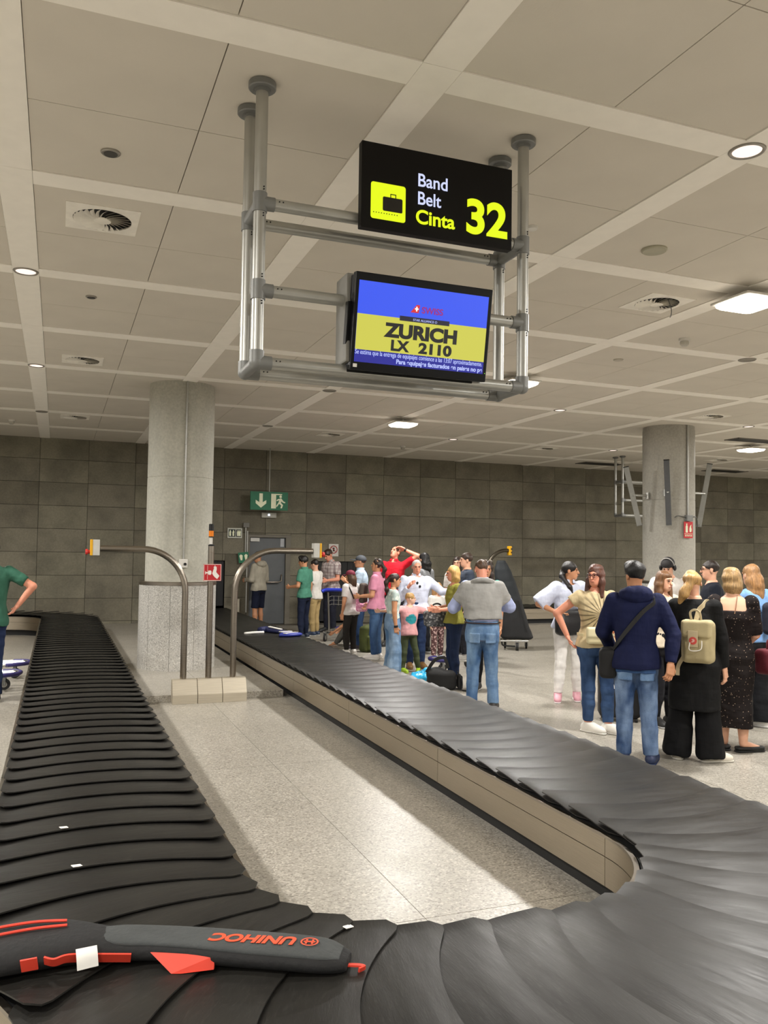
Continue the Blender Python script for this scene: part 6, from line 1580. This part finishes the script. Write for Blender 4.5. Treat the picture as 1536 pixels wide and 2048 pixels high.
ob = box('booklet', (-.045, .045, -.006, .006, -.06, .06), mat('booklet_red', 'c8222c', 0.5), None, 0.002); ob.location = tuple(pt); ob.rotation_euler = (0.3, 0.5, 0.4); tag(ob, 'red booklet in the outstretched hand of the grey haired man', 'booklet')

# woman in white jeans: big black bag
P_ = PEOPLE['whitejeans']
w = P_['W']((.04, .20, .98)); hb = empty('handbag', 'large black handbag held at the waist of the woman in white jeans', 'bag', tuple(w), P_['a'])
soft('bag_body', [rbox((0, 0, 0), (.21, .07, .16), .05), ell((.14, .02, -.02), (.07, .08, .13), 0.03)], cloth('bag_gloss_black', '131316', 0.45), hb, .012, .004, 7)
tube('bag_handle', spline([(-.12, .03, .13), (-.10, .04, .24), (0, .04, .27), (.10, .04, .24), (.12, .03, .13)]), .012, M_BLACK, hb, n=8)
# blonde woman: grey patterned bag
P_ = PEOPLE['blonde']
w = P_['W']((.20, .20, .86)); hb = empty('shopping_bag', 'grey patterned soft bag hanging from the arm of the blonde woman', 'bag', tuple(w), P_['a'])
soft('bag_body', [rbox((0, 0, 0), (.09, .19, .11), .05)], cloth_mat('print:4a4a4c:8d8c8b'), hb, .013, .008, 7, 40)
tube('bag_handle', spline([(0, -.12, .08), (0, -.05, .20), (0, .05, .20), (0, .12, .08)]), .012, M_BLACK, hb, n=8)
# girl in cap: cap and pink backpack
def baseball_cap(P, c, brim=True):
    k = P['k']; cm = mat('cap_' + c, c, 0.75, bmp=0.1, bscale=200)
    cp_ = soft('cap', P['hx']([ell((0, -.014 * k, .042 * k), np.array((.088, .108, .088)) * k, 0.01), half((0, 0, -1), -.022 * k)]), cm, P['t'], .008)
    if brim: soft('cap_brim', P['hx']([ell((0, .115 * k, .026 * k), np.array((.072, .085, .012)) * k, 0.01), half((0, -1, 0), -.06 * k)]), cm, cp_, .007)
baseball_cap(PEOPLE['girlcap'], '6e1a30'); baseball_cap(PEOPLE['capman'], '3a3e44'); baseball_cap(PEOPLE['phones'], '1a1718', False)
P_ = PEOPLE['girlcap']
w = P_['W']((.06, -.22, .88)); pk = empty('pink_backpack', 'small pink backpack hanging at the back of the girl in the maroon cap', 'backpack', tuple(w), P_['a'] + R(-14))
pm = cloth_mat('print:e08fb4:f0bfd0')
soft('pack_body', [rbox((0, 0, 0), (.105, .06, .13), .05), rbox((0, -.055, -.045), (.08, .025, .06), .02, 0.012)], pm, pk, .010, .002); 
strap_on(P_, 'shoulder_strap', [(170, .66), (150, .75), (120, .82), (80, .83)], M_BLACK, .012, .03, P_['t']); strap_on(P_, 'shoulder_strap', [(190, .66), (215, .75), (240, .82), (280, .83)], M_BLACK, .012, .03, P_['t'])
# cap man: backpack straps
strap_on(PEOPLE['capman'], 'shoulder_strap', [(35, .66), (32, .74), (45, .80), (80, .835), (130, .825), (150, .76)], mat('navy_strap', '1c2130', 0.7), .024, .024, PEOPLE['capman']['t'])
# pink woman: brown sling bag at the front
P_ = PEOPLE['pink']
w = P_['W']((-.02, .24, 1.10)); pk = empty('sling_bag', 'brown sling bag worn in front by the woman in pink', 'bag', tuple(w), P_['a'])
soft('bag_body', [rbox((0, 0, 0), (.11, .055, .17), .05)], mat('bag_brown', '4a4038', 0.7), pk, .012, .003)
strap_on(P_, 'shoulder_strap', [(20, .69), (40, .77), (60, .825), (110, .835), (150, .78), (165, .68)], mat('strap_grey_brown', '55504c', 0.7), .022, .026, P_['t'])
# headphones
P_ = PEOPLE['phones']; hw = P_['hw']
hpn = tube('headphones', [hw((.088 * math.cos(q), .02, .02 + .118 * math.sin(q))) for q in np.linspace(0, math.pi, 15)], .008, mat('headphone_grey', '9a9894', 0.4), P_['t'], n=8)
for sd in (1, -1): soft('ear_cup', P_['hx']([ell((sd * .090 * P_['k'], .01 * P_['k'], -.005 * P_['k']), np.array((.022, .036, .042)) * P_['k'], 0)]), M_BLACK, hpn, .007)
# plaid man: tablet
P_ = PEOPLE['plaid']; S, E, Wr, fd = P_['J']['R']; S2, E2, W2, f2 = P_['J']['L']
pt = P_['W']((Wr + W2) / 2 + np.array([0, .12, .06])); ob = box('tablet', (-.13, .13, -.006, .006, -.09, .09), M_BLACK, None, .004); ob.location = tuple(pt); ob.rotation_euler = (R(-50), 0, P_['a']); tag(ob, 'dark tablet held by the man in the checked shirt', 'tablet')
# watch, dress ribbon, teen number
P_ = PEOPLE['pony']; S, E, Wr, fd = P_['J']['R']; cyl('wristband', Wr - fd * .02, Wr + fd * .012, .030, M_BLACK, P_['t'], n=16)
P_ = PEOPLE['redpolo']; S, E, Wr, fd = P_['J']['L']; cyl('wristband', Wr - fd * .03, Wr + fd * .01, .036, M_BLACK, P_['t'], n=16)
P_ = PEOPLE['dress']; tube('neck_ribbon', spline([torso_pt(P_, 150, .845, .012), torso_pt(P_, 168, .81, .012), torso_pt(P_, 172, .78, .012), torso_pt(P_, 176, .745, .014)]), .004, mat('ribbon_tan', '8a6a50', 0.6), P_['t'], n=6)
P_ = PEOPLE['teen']; S, E, Wr, fd = P_['J']['R']
oc = nrm((1, -0.35, 0.05)); c = S + (E - S) * .45 + oc * .062; u_ = nrm(np.cross((0, 0, 1), oc)); text('number_print', '59', .085, mat('print_dark', '35383c', 0.7), P_['t'], frame_at(c - u_ * .045, u_, np.cross(oc, u_)), 0, -.03, bold=.002)
# maroon person: bag
P_ = PEOPLE['maroon']
w = P_['W']((-.12, .28, .83)); hb = empty('handbag', 'maroon bag at the right edge beside the black trousers', 'bag', tuple(w), P_['a'])
soft('bag_body', [rbox((0, 0, 0), (.14, .11, .12), .05)], cloth('bag_maroon', '5c1020'), hb, .013, .004)
tube('bag_handle', spline([(-.06, 0, .1), (-.05, 0, .2), (.05, 0, .2), (.06, 0, .1)]), .011, cloth('bag_maroon', '5c1020'), hb, n=8)
# light blue tee: navy backpack
P_ = PEOPLE['ltblue']
w = P_['W']((.06, -.24, 1.17)); pk = empty('navy_backpack', 'dark navy backpack on the woman in the light blue tee', 'backpack', tuple(w), P_['a'])
soft('pack_body', [rbox((0, 0, 0), (.12, .07, .17), .06)], cloth('pack_navy', '161a2a'), pk, .012, .004)
